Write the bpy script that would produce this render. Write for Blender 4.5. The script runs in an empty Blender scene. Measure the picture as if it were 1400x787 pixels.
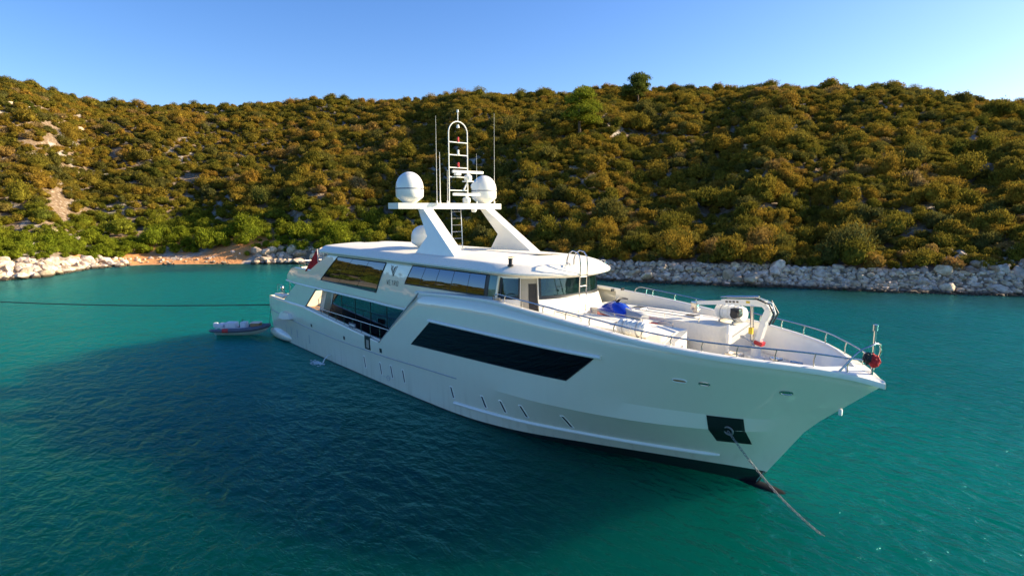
import bpy, bmesh, math, random
from mathutils import Vector, Matrix, noise
from mathutils.bvhtree import BVHTree
R = math.radians
C = bpy.context.scene.collection
scene = bpy.context.scene
# ------------------------------------------------------------------ camera
CAM = Vector((49.81, -21.26, 10.33)); YAW = R(138.33); PITCH = R(7.39); FOC = 807.7
cd = bpy.data.cameras.new('camera'); cam = bpy.data.objects.new('camera', cd); C.objects.link(cam)
cam.location = CAM
cam.rotation_euler = (R(90) - PITCH, 0, YAW - R(90))
cd.sensor_width = 36.0; cd.lens = 36.0 * FOC / 1400.0; cd.clip_start = 0.3; cd.clip_end = 6000
scene.camera = cam
# ------------------------------------------------------------------ world, sun, exposure
SUN_AZ, SUN_EL = 58.0, 22.0
w = bpy.data.worlds.new("World"); scene.world = w; w.use_nodes = True
nt = w.node_tree; bg = nt.nodes['Background']
sky = nt.nodes.new('ShaderNodeTexSky'); sky.sky_type = 'NISHITA'; sky.sun_disc = False
sky.sun_elevation = R(SUN_EL); sky.sun_rotation = R(90 - SUN_AZ)
sky.air_density = 1.0; sky.dust_density = 0.9; sky.ozone_density = 3.0; sky.altitude = 200
hsv = nt.nodes.new('ShaderNodeHueSaturation'); hsv.inputs['Saturation'].default_value = 1.25; hsv.inputs['Hue'].default_value = 0.513
nt.links.new(sky.outputs[0], hsv.inputs['Color']); nt.links.new(hsv.outputs[0], bg.inputs[0]); bg.inputs[1].default_value = 0.10
sd = bpy.data.lights.new('sun', 'SUN'); sun = bpy.data.objects.new('sun', sd); C.objects.link(sun)
sd.energy = 5.0; sd.angle = R(0.5); sd.color = (1.0, 0.83, 0.58)
sdir = Vector((math.cos(R(SUN_AZ)) * math.cos(R(SUN_EL)), math.sin(R(SUN_AZ)) * math.cos(R(SUN_EL)), math.sin(R(SUN_EL))))
sun.rotation_euler = sdir.to_track_quat('Z', 'Y').to_euler(); sun.location = (0, 0, 80)
vs = scene.view_settings; vs.view_transform = 'Standard'; vs.look = 'None'; vs.gamma = 1; vs.use_curve_mapping = False
vs.exposure = 1.28
random.seed(7)

# ------------------------------------------------------------------ node helpers
def newmat(name):
    m = bpy.data.materials.new(name); m.use_nodes = True
    nt = m.node_tree; nt.nodes.clear(); out = nt.nodes.new('ShaderNodeOutputMaterial')
    return m, nt, out
def N(nt, kind, **kw):
    n = nt.nodes.new(kind)
    for k, v in kw.items():
        if k.startswith('i_'):
            key = k[2:].replace('_', ' ')
            n.inputs[int(key) if key.isdigit() else key].default_value = v
        else: setattr(n, k, v)
    return n
def ramp(nt, fac, stops):
    r = nt.nodes.new('ShaderNodeValToRGB')
    while len(r.color_ramp.elements) < len(stops): r.color_ramp.elements.new(0.5)
    for e, (p, c) in zip(r.color_ramp.elements, stops):
        e.position = p; e.color = (*c, 1) if len(c) == 3 else c
    nt.links.new(fac, r.inputs[0]); return r
def simple(name, col, rough=0.4, metal=0, coat=0, var=0.06, bump=0.0, scale=3.0, spec=0.5):
    m, nt, out = newmat(name)
    p = N(nt, 'ShaderNodeBsdfPrincipled'); p.inputs['Roughness'].default_value = rough
    p.inputs['Metallic'].default_value = metal; p.inputs['Coat Weight'].default_value = coat
    p.inputs['Coat Roughness'].default_value = 0.05; p.inputs['Specular IOR Level'].default_value = spec
    tc = N(nt, 'ShaderNodeTexCoord'); nz = N(nt, 'ShaderNodeTexNoise', i_Scale=scale, i_Detail=4.0)
    nt.links.new(tc.outputs['Object'], nz.inputs['Vector'])
    a = tuple(max(0, c * (1 - var)) for c in col); b = tuple(min(1, c * (1 + var)) for c in col)
    r = ramp(nt, nz.outputs[0], [(0.3, a), (0.7, b)]); nt.links.new(r.outputs[0], p.inputs['Base Color'])
    if bump:
        bp = N(nt, 'ShaderNodeBump', i_Strength=bump, i_Distance=0.02); nt.links.new(nz.outputs[0], bp.inputs['Height'])
        nt.links.new(bp.outputs[0], p.inputs['Normal'])
    nt.links.new(p.outputs[0], out.inputs[0]); return m

# hull paint: white gelcoat, antifouling below the boot line, faint streaks near the waterline
def hull_mat():
    m, nt, out = newmat('hull_gelcoat'); L = nt.links
    g = N(nt, 'ShaderNodeNewGeometry'); sx = N(nt, 'ShaderNodeSeparateXYZ'); L.new(g.outputs['Position'], sx.inputs[0])
    # boot line rises to the bow
    mr = N(nt, 'ShaderNodeMapRange', interpolation_type='SMOOTHSTEP'); L.new(sx.outputs[0], mr.inputs[0])
    mr.inputs[1].default_value = 26; mr.inputs[2].default_value = 41; mr.inputs[3].default_value = 0.07; mr.inputs[4].default_value = 0.62
    lt = N(nt, 'ShaderNodeMath', operation='LESS_THAN'); L.new(sx.outputs[2], lt.inputs[0]); L.new(mr.outputs[0], lt.inputs[1])
    mp = N(nt, 'ShaderNodeMapping'); mp.inputs['Scale'].default_value = (1.4, 1.4, 0.12); L.new(g.outputs['Position'], mp.inputs[0])
    nz = N(nt, 'ShaderNodeTexNoise', i_Scale=2.2, i_Detail=6.0); L.new(mp.outputs[0], nz.inputs['Vector'])
    # weathering fades out upward
    fz = N(nt, 'ShaderNodeMapRange'); L.new(sx.outputs[2], fz.inputs[0]); fz.inputs[1].default_value = 0.0; fz.inputs[2].default_value = 1.6
    fz.inputs[3].default_value = 0.55; fz.inputs[4].default_value = 0.04
    st = ramp(nt, nz.outputs[0], [(0.5, (0, 0, 0)), (0.75, (1, 1, 1))])
    mu = N(nt, 'ShaderNodeMath', operation='MULTIPLY'); L.new(st.outputs[0], mu.inputs[0]); L.new(fz.outputs[0], mu.inputs[1])
    c1 = N(nt, 'ShaderNodeMixRGB'); c1.inputs[1].default_value = (0.80, 0.745, 0.57, 1); c1.inputs[2].default_value = (0.50, 0.42, 0.28, 1)
    L.new(mu.outputs[0], c1.inputs[0])
    c2 = N(nt, 'ShaderNodeMixRGB'); L.new(lt.outputs[0], c2.inputs[0]); L.new(c1.outputs[0], c2.inputs[1]); c2.inputs[2].default_value = (0.012, 0.014, 0.016, 1)
    p = N(nt, 'ShaderNodeBsdfPrincipled'); p.inputs['Roughness'].default_value = 0.28
    p.inputs['Coat Weight'].default_value = 1.0; p.inputs['Coat IOR'].default_value = 1.75; p.inputs['Coat Roughness'].default_value = 0.04
    nb = N(nt, 'ShaderNodeTexNoise', i_Scale=0.8, i_Detail=2.0); L.new(g.outputs['Position'], nb.inputs['Vector'])
    bp = N(nt, 'ShaderNodeBump', i_Strength=0.6, i_Distance=0.07); L.new(nb.outputs[0], bp.inputs['Height']); L.new(bp.outputs[0], p.inputs['Coat Normal'])
    L.new(c2.outputs[0], p.inputs['Base Color']); L.new(p.outputs[0], out.inputs[0]); return m
M = {}
M['hull'] = hull_mat()
M['white'] = simple('white_gelcoat', (0.82, 0.79, 0.70), 0.3, coat=0.6, var=0.02)
M['deck'] = simple('white_deck_paint', (0.84, 0.79, 0.66), 0.55, var=0.05, bump=0.1, scale=9)
M['grey'] = simple('grey_trim', (0.35, 0.36, 0.36), 0.4)
M['steel'] = simple('stainless_steel', (0.52, 0.50, 0.47), 0.22, metal=1, var=0.05)
M['chain'] = simple('galvanised_steel', (0.22, 0.22, 0.22), 0.45, metal=0.6, var=0.2)
M['black'] = simple('black_rubber', (0.012, 0.012, 0.013), 0.5)
M['blackpaint'] = simple('black_paint', (0.008, 0.01, 0.011), 0.35)
M['red'] = simple('red_fabric', (0.55, 0.015, 0.015), 0.7, var=0.15)
M['redpaint'] = simple('red_paint', (0.5, 0.03, 0.03), 0.4)
M['blue'] = simple('blue_metallic_paint', (0.01, 0.05, 0.5), 0.2, metal=0.3, coat=1)
M['navy'] = simple('navy_tube_fabric', (0.10, 0.11, 0.15), 0.55)
M['teak'] = simple('teak', (0.38, 0.2, 0.09), 0.6, var=0.15)
M['yellow'] = simple('yellow_label', (0.75, 0.5, 0.02), 0.5)
M['brown'] = simple('bronze_lettering', (0.10, 0.075, 0.05), 0.35, metal=0.4)
M['rope'] = simple('dark_rope', (0.03, 0.035, 0.03), 0.9, var=0.2)
M['fabricwhite'] = simple('white_cover_fabric', (0.7, 0.7, 0.72), 0.8, bump=0.4, scale=6)
M['interior'] = simple('interior_panel', (0.35, 0.32, 0.26), 0.6)
M['darkint'] = simple('dark_interior', (0.03, 0.028, 0.025), 0.7)
def glass_mat(name, base, clear=0.0, joints=0.0):
    m, nt, out = newmat(name); L = nt.links
    p = N(nt, 'ShaderNodeBsdfPrincipled'); p.inputs['Base Color'].default_value = (*base, 1); p.inputs['Roughness'].default_value = 0.02
    p.inputs['IOR'].default_value = 2.3; p.inputs['Specular Tint'].default_value = (0.50, 0.68, 0.95, 1)
    nz = N(nt, 'ShaderNodeTexNoise', i_Scale=0.5, i_Detail=1.0); g = N(nt, 'ShaderNodeNewGeometry'); L.new(g.outputs['Position'], nz.inputs['Vector'])
    bp = N(nt, 'ShaderNodeBump', i_Strength=0.12, i_Distance=0.03); L.new(nz.outputs[0], bp.inputs['Height']); L.new(bp.outputs[0], p.inputs['Normal'])
    if clear:
        t = N(nt, 'ShaderNodeBsdfTransparent'); t.inputs[0].default_value = (0.6, 0.8, 0.75, 1)
        mx = N(nt, 'ShaderNodeMixShader', i_0=clear); L.new(p.outputs[0], mx.inputs[1]); L.new(t.outputs[0], mx.inputs[2]); L.new(mx.outputs[0], out.inputs[0])
    else: L.new(p.outputs[0], out.inputs[0])
    return m
M['glass'] = glass_mat('tinted_mirror_glass', (0.006, 0.008, 0.008))
M['glassdark'] = glass_mat('dark_hull_glass', (0.004, 0.005, 0.005)); _p = [n for n in M['glassdark'].node_tree.nodes if n.type == 'BSDF_PRINCIPLED'][0]; _p.inputs['IOR'].default_value = 1.4; _p.inputs['Coat Weight'].default_value = 0
M['glassclear'] = glass_mat('wheelhouse_glass', (0.01, 0.03, 0.028), 0.55)

# ------------------------------------------------------------------ object helpers
def finish(name, bm, mat, parent=None, smooth=True, angle=35, kind=None):
    bmesh.ops.recalc_face_normals(bm, faces=bm.faces)
    me = bpy.data.meshes.new(name); bm.to_mesh(me); bm.free()
    mats = mat if isinstance(mat, (list, tuple)) else [mat]
    for m in mats: me.materials.append(m)
    if smooth:
        for p in me.polygons: p.use_smooth = True
        me.set_sharp_from_angle(angle=R(angle))
    o = bpy.data.objects.new(name, me); C.objects.link(o)
    if parent: o.parent = parent; o.matrix_parent_inverse = Matrix.Translation(-parent.location) if False else Matrix.Identity(4)
    if kind: o['kind'] = kind
    return o
def tag(o, label, cat, group=None):
    o['label'] = label; o['category'] = cat
    if group: o['group'] = group
    return o
def empty(name, loc, rz=0):
    o = bpy.data.objects.new(name, None); C.objects.link(o); o.location = loc; o.rotation_euler = (0, 0, rz); o.empty_display_size = 0.5; return o
def box(bm, c, s, rot=None, mi=0):
    r = bmesh.ops.create_cube(bm, size=1.0); mt = Matrix.Translation(Vector(c))
    if rot is not None: mt = mt @ rot.to_4x4()
    mt = mt @ Matrix.Diagonal((*s, 1)); bmesh.ops.transform(bm, matrix=mt, verts=r['verts'])
    for f in set(f for v in r['verts'] for f in v.link_faces): f.material_index = mi
    return r['verts']
def bevel(bm, w, seg=2):
    es = [e for e in bm.edges if len(e.link_faces) == 2 and e.calc_face_angle(0) > R(30)]
    bmesh.ops.bevel(bm, geom=es, offset=w, segments=seg, affect='EDGES', profile=0.6, clamp_overlap=True)
def tube(bm, pts, r, seg=8, closed=False, mi=0, cap=True):
    pts = [Vector(p) for p in pts]; n = len(pts); rings = []; up = Vector((0, 0, 1)); prev = None
    rr = r if isinstance(r, (list, tuple)) else [r] * n
    for i, p in enumerate(pts):
        if closed: t = pts[(i + 1) % n] - pts[i - 1]
        else: t = pts[min(i + 1, n - 1)] - pts[max(i - 1, 0)]
        t = t.normalized()
        if prev is None: a = t.cross(up if abs(t.z) < 0.9 else Vector((1, 0, 0))).normalized()
        else: a = (prev - t * prev.dot(t)).normalized()
        prev = a; b = t.cross(a)
        rings.append([bm.verts.new(p + (a * math.cos(2 * math.pi * k / seg) + b * math.sin(2 * math.pi * k / seg)) * rr[i]) for k in range(seg)])
    for i in range(n if closed else n - 1):
        A, B = rings[i], rings[(i + 1) % n]
        for k in range(seg):
            f = bm.faces.new((A[k], A[(k + 1) % seg], B[(k + 1) % seg], B[k])); f.material_index = mi
    if cap and not closed:
        bm.faces.new(rings[0][::-1]).material_index = mi; bm.faces.new(rings[-1]).material_index = mi
def lathe(bm, prof, c=(0, 0, 0), seg=32, mi=0, mis=None, axis=None):
    c = Vector(c); rings = []
    Q = Matrix.Identity(3) if axis is None else Vector(axis).to_track_quat('Z', 'Y').to_matrix()
    for r, z in prof:
        if r < 1e-5: rings.append([bm.verts.new(c + Q @ Vector((0, 0, z)))])
        else: rings.append([bm.verts.new(c + Q @ Vector((r * math.cos(2 * math.pi * k / seg), r * math.sin(2 * math.pi * k / seg), z))) for k in range(seg)])
    for i in range(len(rings) - 1):
        A, B = rings[i], rings[i + 1]; m_ = mis[i] if mis else mi
        for k in range(seg):
            k2 = (k + 1) % seg
            if len(A) == 1 and len(B) == 1: continue
            if len(A) == 1: f = bm.faces.new((A[0], B[k2], B[k]))
            elif len(B) == 1: f = bm.faces.new((A[k], A[k2], B[0]))
            else: f = bm.faces.new((A[k], A[k2], B[k2], B[k]))
            f.material_index = m_
def prism(bm, poly, axis, a, b, mi=0):
    """extrude polygon (list of 2-tuples) along axis 'y' or 'z' between a and b"""
    def P(u, v, w): return (u, w, v) if axis == 'y' else (u, v, w)
    A = [bm.verts.new(P(u, v, a)) for u, v in poly]; B = [bm.verts.new(P(u, v, b)) for u, v in poly]; n = len(poly)
    fs = [bm.faces.new(A), bm.faces.new(B[::-1])]
    for i in range(n): fs.append(bm.faces.new((A[i], B[i], B[(i + 1) % n], A[(i + 1) % n])))
    for f in fs: f.material_index = mi
def interp(tab, x):
    if x <= tab[0][0]: return tab[0][1]
    if x >= tab[-1][0]: return tab[-1][1]
    for i in range(len(tab) - 1):
        x0, y0 = tab[i]; x1, y1 = tab[i + 1]
        if x <= x1:
            t = (x - x0) / (x1 - x0)
            # monotone-ish cubic
            def sl(j):
                if j <= 0 or j >= len(tab) - 1: return None
                a = (tab[j][1] - tab[j - 1][1]) / (tab[j][0] - tab[j - 1][0]); b = (tab[j + 1][1] - tab[j][1]) / (tab[j + 1][0] - tab[j][0])
                return 0 if a * b <= 0 else 2 * a * b / (a + b)
            d = (y1 - y0) / (x1 - x0); m0 = sl(i); m1 = sl(i + 1)
            m0 = d if m0 is None else m0; m1 = d if m1 is None else m1; h = x1 - x0
            return (2*t**3-3*t*t+1)*y0 + (t**3-2*t*t+t)*h*m0 + (-2*t**3+3*t*t)*y1 + (t**3-t*t)*h*m1
def lin(tab, x):
    if x <= tab[0][0]: return tab[0][1]
    for (x0, y0), (x1, y1) in zip(tab, tab[1:]):
        if x <= x1: return y0 + (y1 - y0) * (x - x0) / (x1 - x0)
    return tab[-1][1]

# pixel helper for laying out the far setting in real space (azimuth of a bearing from the viewpoint)
fwd = Vector((math.cos(YAW) * math.cos(PITCH), math.sin(YAW) * math.cos(PITCH), -math.sin(PITCH)))
rgt = Vector((math.sin(YAW), -math.cos(YAW), 0)); upv = rgt.cross(fwd)
def ray(px, py): return fwd + rgt * (px - 700) / FOC + upv * (393.5 - py) / FOC
def azpx(px, py=380):
    d = ray(px, py); return math.degrees(math.atan2(d.y, d.x)) % 360

# ================================================================== SETTING: terrain
# shoreline: bearing -> distance from the viewpoint, going round the bay
SH = [(px, py) for px, py in [(0,383),(60,378),(130,366),(200,362),(300,361),(400,360),(470,362),(600,368),(720,375),(840,383),(900,386),(1000,390),(1100,393),(1200,398),(1300,401),(1400,404)]]
shore = []
for px, py in SH:
    d = ray(px, py); t = -CAM.z / d.z; shore.append((azpx(px, py), math.hypot(d.x * t, d.y * t)))
shore.sort()
shore = [(40, 230), (60, 160), (78, 118), (88, 102)] + shore + [(184, 116), (192, 118), (202, 112), (215, 104), (235, 96), (255, 100), (275, 125), (290, 190), (300, 260)]
SKY = [(0,108),(100,122),(200,132),(300,139),(400,136),(500,134),(600,131),(700,127),(760,123),(850,118),(900,114),(1000,116),(1100,113),(1200,117),(1250,120),(1300,126),(1400,131)]
RD = 150.0   # hill depth from shore to ridge
ridge = []
for px, py in SKY:
    d = ray(px, py); a = azpx(px, py); D = lin(shore, a) + RD; t = D / math.hypot(d.x, d.y); ridge.append((a, CAM.z + d.z * t - 1.5))
ridge.sort()
ridge = [(40, 30), (70, 46), (85, ridge[0][1])] + ridge + [(186, 60), (194, 36), (205, 26), (230, 24), (255, 24), (275, 20), (300, 8)]
def terr(az, s):
    """height at bearing az (deg), s metres inland of the shoreline"""
    H = lin(ridge, az); a = R(az); r = lin(shore, az) + s
    x = CAM.x + r * math.cos(a); y = CAM.y + r * math.sin(a)
    if s < 0: return max(-6.5, 0.13 * s - 0.0035 * s * s) - 0.05
    beach = math.exp(-((az - azpx(235)) / 7.5) ** 2)
    bank = min(1, s / (3.2 + 8 * beach)) * (1.85 - 1.3 * beach)
    t = max(0, (s - 2)) / RD
    if t <= 1: hh = (H - 2.0) * (0.72 * t + 0.75 * t * t - 0.47 * t ** 3) * (1 - 0.6 * beach * math.exp(-t * 9))
    else: hh = (H - 2.0) * max(0.3, 1 - 0.55 * (t - 1) - 0.6 * (t - 1) ** 2)
    amp = min(1, max(0, s - 3) / 25) * max(0, min(1, 2.2 - 1.9 * t)) + 0.12 * min(1, t * 3)
    n = noise.fractal(Vector((x * 0.022, y * 0.022, 1.3)), 1.0, 2.0, 4) * 5.0 * amp
    n += noise.noise(Vector((az * 0.22, s * 0.006, 4.0))) * 3.6 * amp
    return bank + hh + n
def tpos(az, s):
    a = R(az); r = lin(shore, az) + s
    return Vector((CAM.x + r * math.cos(a), CAM.y + r * math.sin(a), terr(az, s)))
def terrain():
    bm = bmesh.new(); AZ = [40 + i * 0.6 for i in range(434)]
    S = [-70, -45, -30, -20, -13, -8, -5, -3, -1.5, -0.6, 0, .5, 1, 1.6, 2.3, 3, 4, 5, 6.5, 8, 10, 12, 14, 17, 20, 24] + [28 + 5 * i for i in range(28)] + [175, 190, 210, 240]
    rows = [[bm.verts.new(tpos(a, s)) for s in S] for a in AZ]
    for i in range(len(AZ) - 1):
        for j in range(len(S) - 1): bm.faces.new((rows[i][j], rows[i][j + 1], rows[i + 1][j + 1], rows[i + 1][j]))
    m, nt, out = newmat('hillside_soil'); L = nt.links
    g = N(nt, 'ShaderNodeNewGeometry'); sx = N(nt, 'ShaderNodeSeparateXYZ'); L.new(g.outputs['Position'], sx.inputs[0])
    n1 = N(nt, 'ShaderNodeTexNoise', i_Scale=0.12, i_Detail=8.0); L.new(g.outputs['Position'], n1.inputs['Vector'])
    n2 = N(nt, 'ShaderNodeTexNoise', i_Scale=1.6, i_Detail=8.0); L.new(g.outputs['Position'], n2.inputs['Vector'])
    soil = ramp(nt, n2.outputs[0], [(0.3, (0.13, 0.08, 0.04)), (0.55, (0.22, 0.15, 0.085)), (0.72, (0.38, 0.32, 0.24))])
    rockc = ramp(nt, n2.outputs[0], [(0.3, (0.22, 0.19, 0.15)), (0.6, (0.45, 0.4, 0.33)), (0.8, (0.6, 0.54, 0.45))])
    k = ramp(nt, n1.outputs[0], [(0.52, (0, 0, 0)), (0.6, (1, 1, 1))])
    bc = tpos(azpx(245), 5); vd = N(nt, 'ShaderNodeVectorMath', operation='DISTANCE'); L.new(g.outputs['Position'], vd.inputs[0]); vd.inputs[1].default_value = bc
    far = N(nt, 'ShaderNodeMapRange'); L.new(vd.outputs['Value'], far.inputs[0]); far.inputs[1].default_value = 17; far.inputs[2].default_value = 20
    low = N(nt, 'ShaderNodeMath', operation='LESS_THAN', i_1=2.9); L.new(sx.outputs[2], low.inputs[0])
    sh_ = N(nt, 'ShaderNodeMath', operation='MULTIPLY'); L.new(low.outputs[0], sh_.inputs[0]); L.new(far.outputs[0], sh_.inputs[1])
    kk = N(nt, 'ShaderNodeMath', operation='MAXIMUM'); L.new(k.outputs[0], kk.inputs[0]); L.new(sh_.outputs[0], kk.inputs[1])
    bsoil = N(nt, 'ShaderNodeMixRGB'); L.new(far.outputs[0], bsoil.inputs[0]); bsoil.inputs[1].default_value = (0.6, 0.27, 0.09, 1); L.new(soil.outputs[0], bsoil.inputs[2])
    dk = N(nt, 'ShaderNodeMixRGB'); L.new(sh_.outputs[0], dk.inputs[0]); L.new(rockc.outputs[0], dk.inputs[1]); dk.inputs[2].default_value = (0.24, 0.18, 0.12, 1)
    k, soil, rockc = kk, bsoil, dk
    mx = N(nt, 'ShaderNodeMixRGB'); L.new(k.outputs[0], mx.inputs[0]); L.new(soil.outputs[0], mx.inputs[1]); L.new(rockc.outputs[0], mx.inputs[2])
    # shallow sea floor: pale sand turning to teal weed/sand with depth
    dr = ramp(nt, sx.outputs[2], [(0, (0, 0, 0)), (1, (1, 1, 1))]); dm = N(nt, 'ShaderNodeMapRange'); L.new(sx.outputs[2], dm.inputs[0]); dm.inputs[1].default_value = -3.6; dm.inputs[2].default_value = -0.1
    L.new(dm.outputs[0], dr.inputs[0])
    sea = ramp(nt, dr.outputs[0], [(0.0, (0.03, 0.30, 0.26)), (0.45, (0.05, 0.32, 0.22)), (0.75, (0.14, 0.28, 0.14)), (0.93, (0.24, 0.19, 0.09))])
    ns = ramp(nt, n1.outputs[0], [(0.35, (0.35, 0.35, 0.35)), (0.6, (1, 1, 1))]); ms = N(nt, 'ShaderNodeMixRGB', blend_type='MULTIPLY', i_0=0.8)
    L.new(sea.outputs[0], ms.inputs[1]); L.new(ns.outputs[0], ms.inputs[2])
    lt = N(nt, 'ShaderNodeMath', operation='LESS_THAN', i_1=0.02); L.new(sx.outputs[2], lt.inputs[0])
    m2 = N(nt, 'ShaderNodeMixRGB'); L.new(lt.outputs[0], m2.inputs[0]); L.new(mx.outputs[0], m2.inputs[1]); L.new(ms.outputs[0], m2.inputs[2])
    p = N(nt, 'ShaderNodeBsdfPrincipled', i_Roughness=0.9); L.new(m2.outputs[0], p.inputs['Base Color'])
    bp = N(nt, 'ShaderNodeBump', i_Strength=0.7, i_Distance=0.4); L.new(n2.outputs[0], bp.inputs['Height']); L.new(bp.outputs[0], p.inputs['Normal'])
    L.new(p.outputs[0], out.inputs[0])
    o = finish('hillside', bm, m, kind='structure'); return o
terrain()
def seabed():
    bm = bmesh.new(); n = 60
    vs_ = [[bm.verts.new((-150 + 450 * i / n, -200 + 350 * j / n, -4.6 - 1.8 * min(1, max(0, math.hypot(-150 + 450 * i / n - CAM.x, -200 + 350 * j / n - CAM.y) - 0) / 60) * 0)) for j in range(n + 1)] for i in range(n + 1)]
    for i in range(n):
        for j in range(n): bm.faces.new((vs_[i][j], vs_[i + 1][j], vs_[i + 1][j + 1], vs_[i][j + 1]))
    m, nt, out = newmat('seabed_sand'); L = nt.links
    g = N(nt, 'ShaderNodeNewGeometry'); n1 = N(nt, 'ShaderNodeTexNoise', i_Scale=0.06, i_Detail=5.0); L.new(g.outputs['Position'], n1.inputs['Vector'])
    r = ramp(nt, n1.outputs[0], [(0.35, (0.0, 0.12, 0.10)), (0.6, (0.01, 0.25, 0.19))])
    d = N(nt, 'ShaderNodeBsdfDiffuse'); L.new(r.outputs[0], d.inputs[0]); L.new(d.outputs[0], out.inputs[0])
    return finish('seabed', bm, m, kind='structure')
seabed()
def water():
    bm = bmesh.new(); ax = [-1500, -800, -400, -220] + [-150 + 2.5 * i for i in range(121)] + [220, 400, 800, 1500]
    lay = bm.verts.layers.float.new('shore'); gr = []
    for x in ax:
        row = []
        for y in ax:
            v = bm.verts.new((x, y, 0)); az = math.degrees(math.atan2(y - CAM.y, x - CAM.x)) % 360; v[lay] = math.hypot(x - CAM.x, y - CAM.y) - lin(shore, az); row.append(v)
        gr.append(row)
    for i in range(len(ax) - 1):
        for j in range(len(ax) - 1): bm.faces.new((gr[i][j], gr[i + 1][j], gr[i + 1][j + 1], gr[i][j + 1]))
    m, nt, out = newmat('bay_water'); L = nt.links
    g = N(nt, 'ShaderNodeNewGeometry')
    def wave(scale, sx, sy, rot, det, dist):
        mp = N(nt, 'ShaderNodeMapping'); mp.inputs['Scale'].default_value = (sx, sy, 1); mp.inputs['Rotation'].default_value = (0, 0, R(rot)); L.new(g.outputs['Position'], mp.inputs[0])
        n = N(nt, 'ShaderNodeTexNoise', i_Scale=scale, i_Detail=det, i_Distortion=0.4); L.new(mp.outputs[0], n.inputs['Vector']); return n.outputs[0]
    a = wave(0.30, 1, 2.0, 40, 3.0, 0); b = wave(1.1, 1, 1.7, 55, 5.0, 0); c = wave(4.0, 1, 1.5, 30, 3.0, 0)
    b1 = N(nt, 'ShaderNodeBump', i_Strength=1.0, i_Distance=0.35); L.new(a, b1.inputs['Height'])
    b2 = N(nt, 'ShaderNodeBump', i_Strength=1.0, i_Distance=0.27); L.new(b, b2.inputs['Height']); L.new(b1.outputs[0], b2.inputs['Normal'])
    b3 = N(nt, 'ShaderNodeBump', i_Strength=1.0, i_Distance=0.045); L.new(c, b3.inputs['Height']); L.new(b2.outputs[0], b3.inputs['Normal'])
    nn = N(nt, 'ShaderNodeTexNoise', i_Scale=0.035, i_Detail=4.0); L.new(g.outputs['Position'], nn.inputs['Vector'])
    col = ramp(nt, nn.outputs[0], [(0.35, (0.0, 0.09, 0.072)), (0.62, (0.0, 0.14, 0.108))])
    # mid-bay colour darkened for depth, with yacht shade painted in; the water over sand towards the beach paler
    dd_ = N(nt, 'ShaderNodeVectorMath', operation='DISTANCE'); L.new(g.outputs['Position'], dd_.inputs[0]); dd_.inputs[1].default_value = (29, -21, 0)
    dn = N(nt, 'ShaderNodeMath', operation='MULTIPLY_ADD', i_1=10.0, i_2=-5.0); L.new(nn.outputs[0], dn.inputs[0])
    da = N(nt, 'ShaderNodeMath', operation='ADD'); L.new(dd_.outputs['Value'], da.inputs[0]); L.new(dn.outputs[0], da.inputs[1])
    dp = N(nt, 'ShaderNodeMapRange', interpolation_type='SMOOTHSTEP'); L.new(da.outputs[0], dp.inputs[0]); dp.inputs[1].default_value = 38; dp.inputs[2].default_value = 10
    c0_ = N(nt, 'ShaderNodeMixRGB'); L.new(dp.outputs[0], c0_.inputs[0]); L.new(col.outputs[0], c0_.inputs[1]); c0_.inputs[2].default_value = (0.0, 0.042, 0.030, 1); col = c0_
    vd = N(nt, 'ShaderNodeVectorMath', operation='DISTANCE'); L.new(g.outputs['Position'], vd.inputs[0]); vd.inputs[1].default_value = (-28, 4, 0)
    sh_ = N(nt, 'ShaderNodeMapRange', interpolation_type='SMOOTHSTEP'); L.new(vd.outputs['Value'], sh_.inputs[0]); sh_.inputs[1].default_value = 66; sh_.inputs[2].default_value = 14
    sm_ = N(nt, 'ShaderNodeMath', operation='MULTIPLY', i_1=0.8); L.new(sh_.outputs[0], sm_.inputs[0])
    c2 = N(nt, 'ShaderNodeMixRGB'); L.new(sm_.outputs[0], c2.inputs[0]); L.new(col.outputs[0], c2.inputs[1]); c2.inputs[2].default_value = (0.0, 0.22, 0.16, 1); col = c2
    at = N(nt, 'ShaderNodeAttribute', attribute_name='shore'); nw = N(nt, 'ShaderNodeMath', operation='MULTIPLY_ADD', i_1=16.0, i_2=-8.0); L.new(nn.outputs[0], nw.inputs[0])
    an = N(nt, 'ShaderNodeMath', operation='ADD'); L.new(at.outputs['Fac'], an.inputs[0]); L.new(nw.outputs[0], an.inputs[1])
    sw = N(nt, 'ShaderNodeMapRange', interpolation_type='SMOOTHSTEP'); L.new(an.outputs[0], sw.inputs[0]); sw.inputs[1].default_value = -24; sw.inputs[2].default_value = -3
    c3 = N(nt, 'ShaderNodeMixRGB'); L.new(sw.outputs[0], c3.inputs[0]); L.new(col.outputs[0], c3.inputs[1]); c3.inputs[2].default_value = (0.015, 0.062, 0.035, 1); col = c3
    df = N(nt, 'ShaderNodeBsdfPrincipled', subsurface_method='BURLEY', i_Roughness=1.0); df.inputs['Specular IOR Level'].default_value = 0
    L.new(col.outputs[0], df.inputs['Base Color']); df.inputs['Subsurface Weight'].default_value = 1.0; df.inputs['Subsurface Radius'].default_value = (0.5, 1.0, 0.8); df.inputs['Subsurface Scale'].default_value = 9.0
    tr = N(nt, 'ShaderNodeBsdfTransparent'); tr.inputs[0].default_value = (0.35, 0.86, 0.80, 1)
    tf = N(nt, 'ShaderNodeMapRange'); L.new(sw.outputs[0], tf.inputs[0]); tf.inputs[3].default_value = 0.27; tf.inputs[4].default_value = 0.5
    mx = N(nt, 'ShaderNodeMixShader'); L.new(tf.outputs[0], mx.inputs[0]); L.new(df.outputs[0], mx.inputs[1]); L.new(tr.outputs[0], mx.inputs[2])
    fr = N(nt, 'ShaderNodeFresnel', i_IOR=1.33); L.new(b3.outputs[0], fr.inputs['Normal'])
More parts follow.
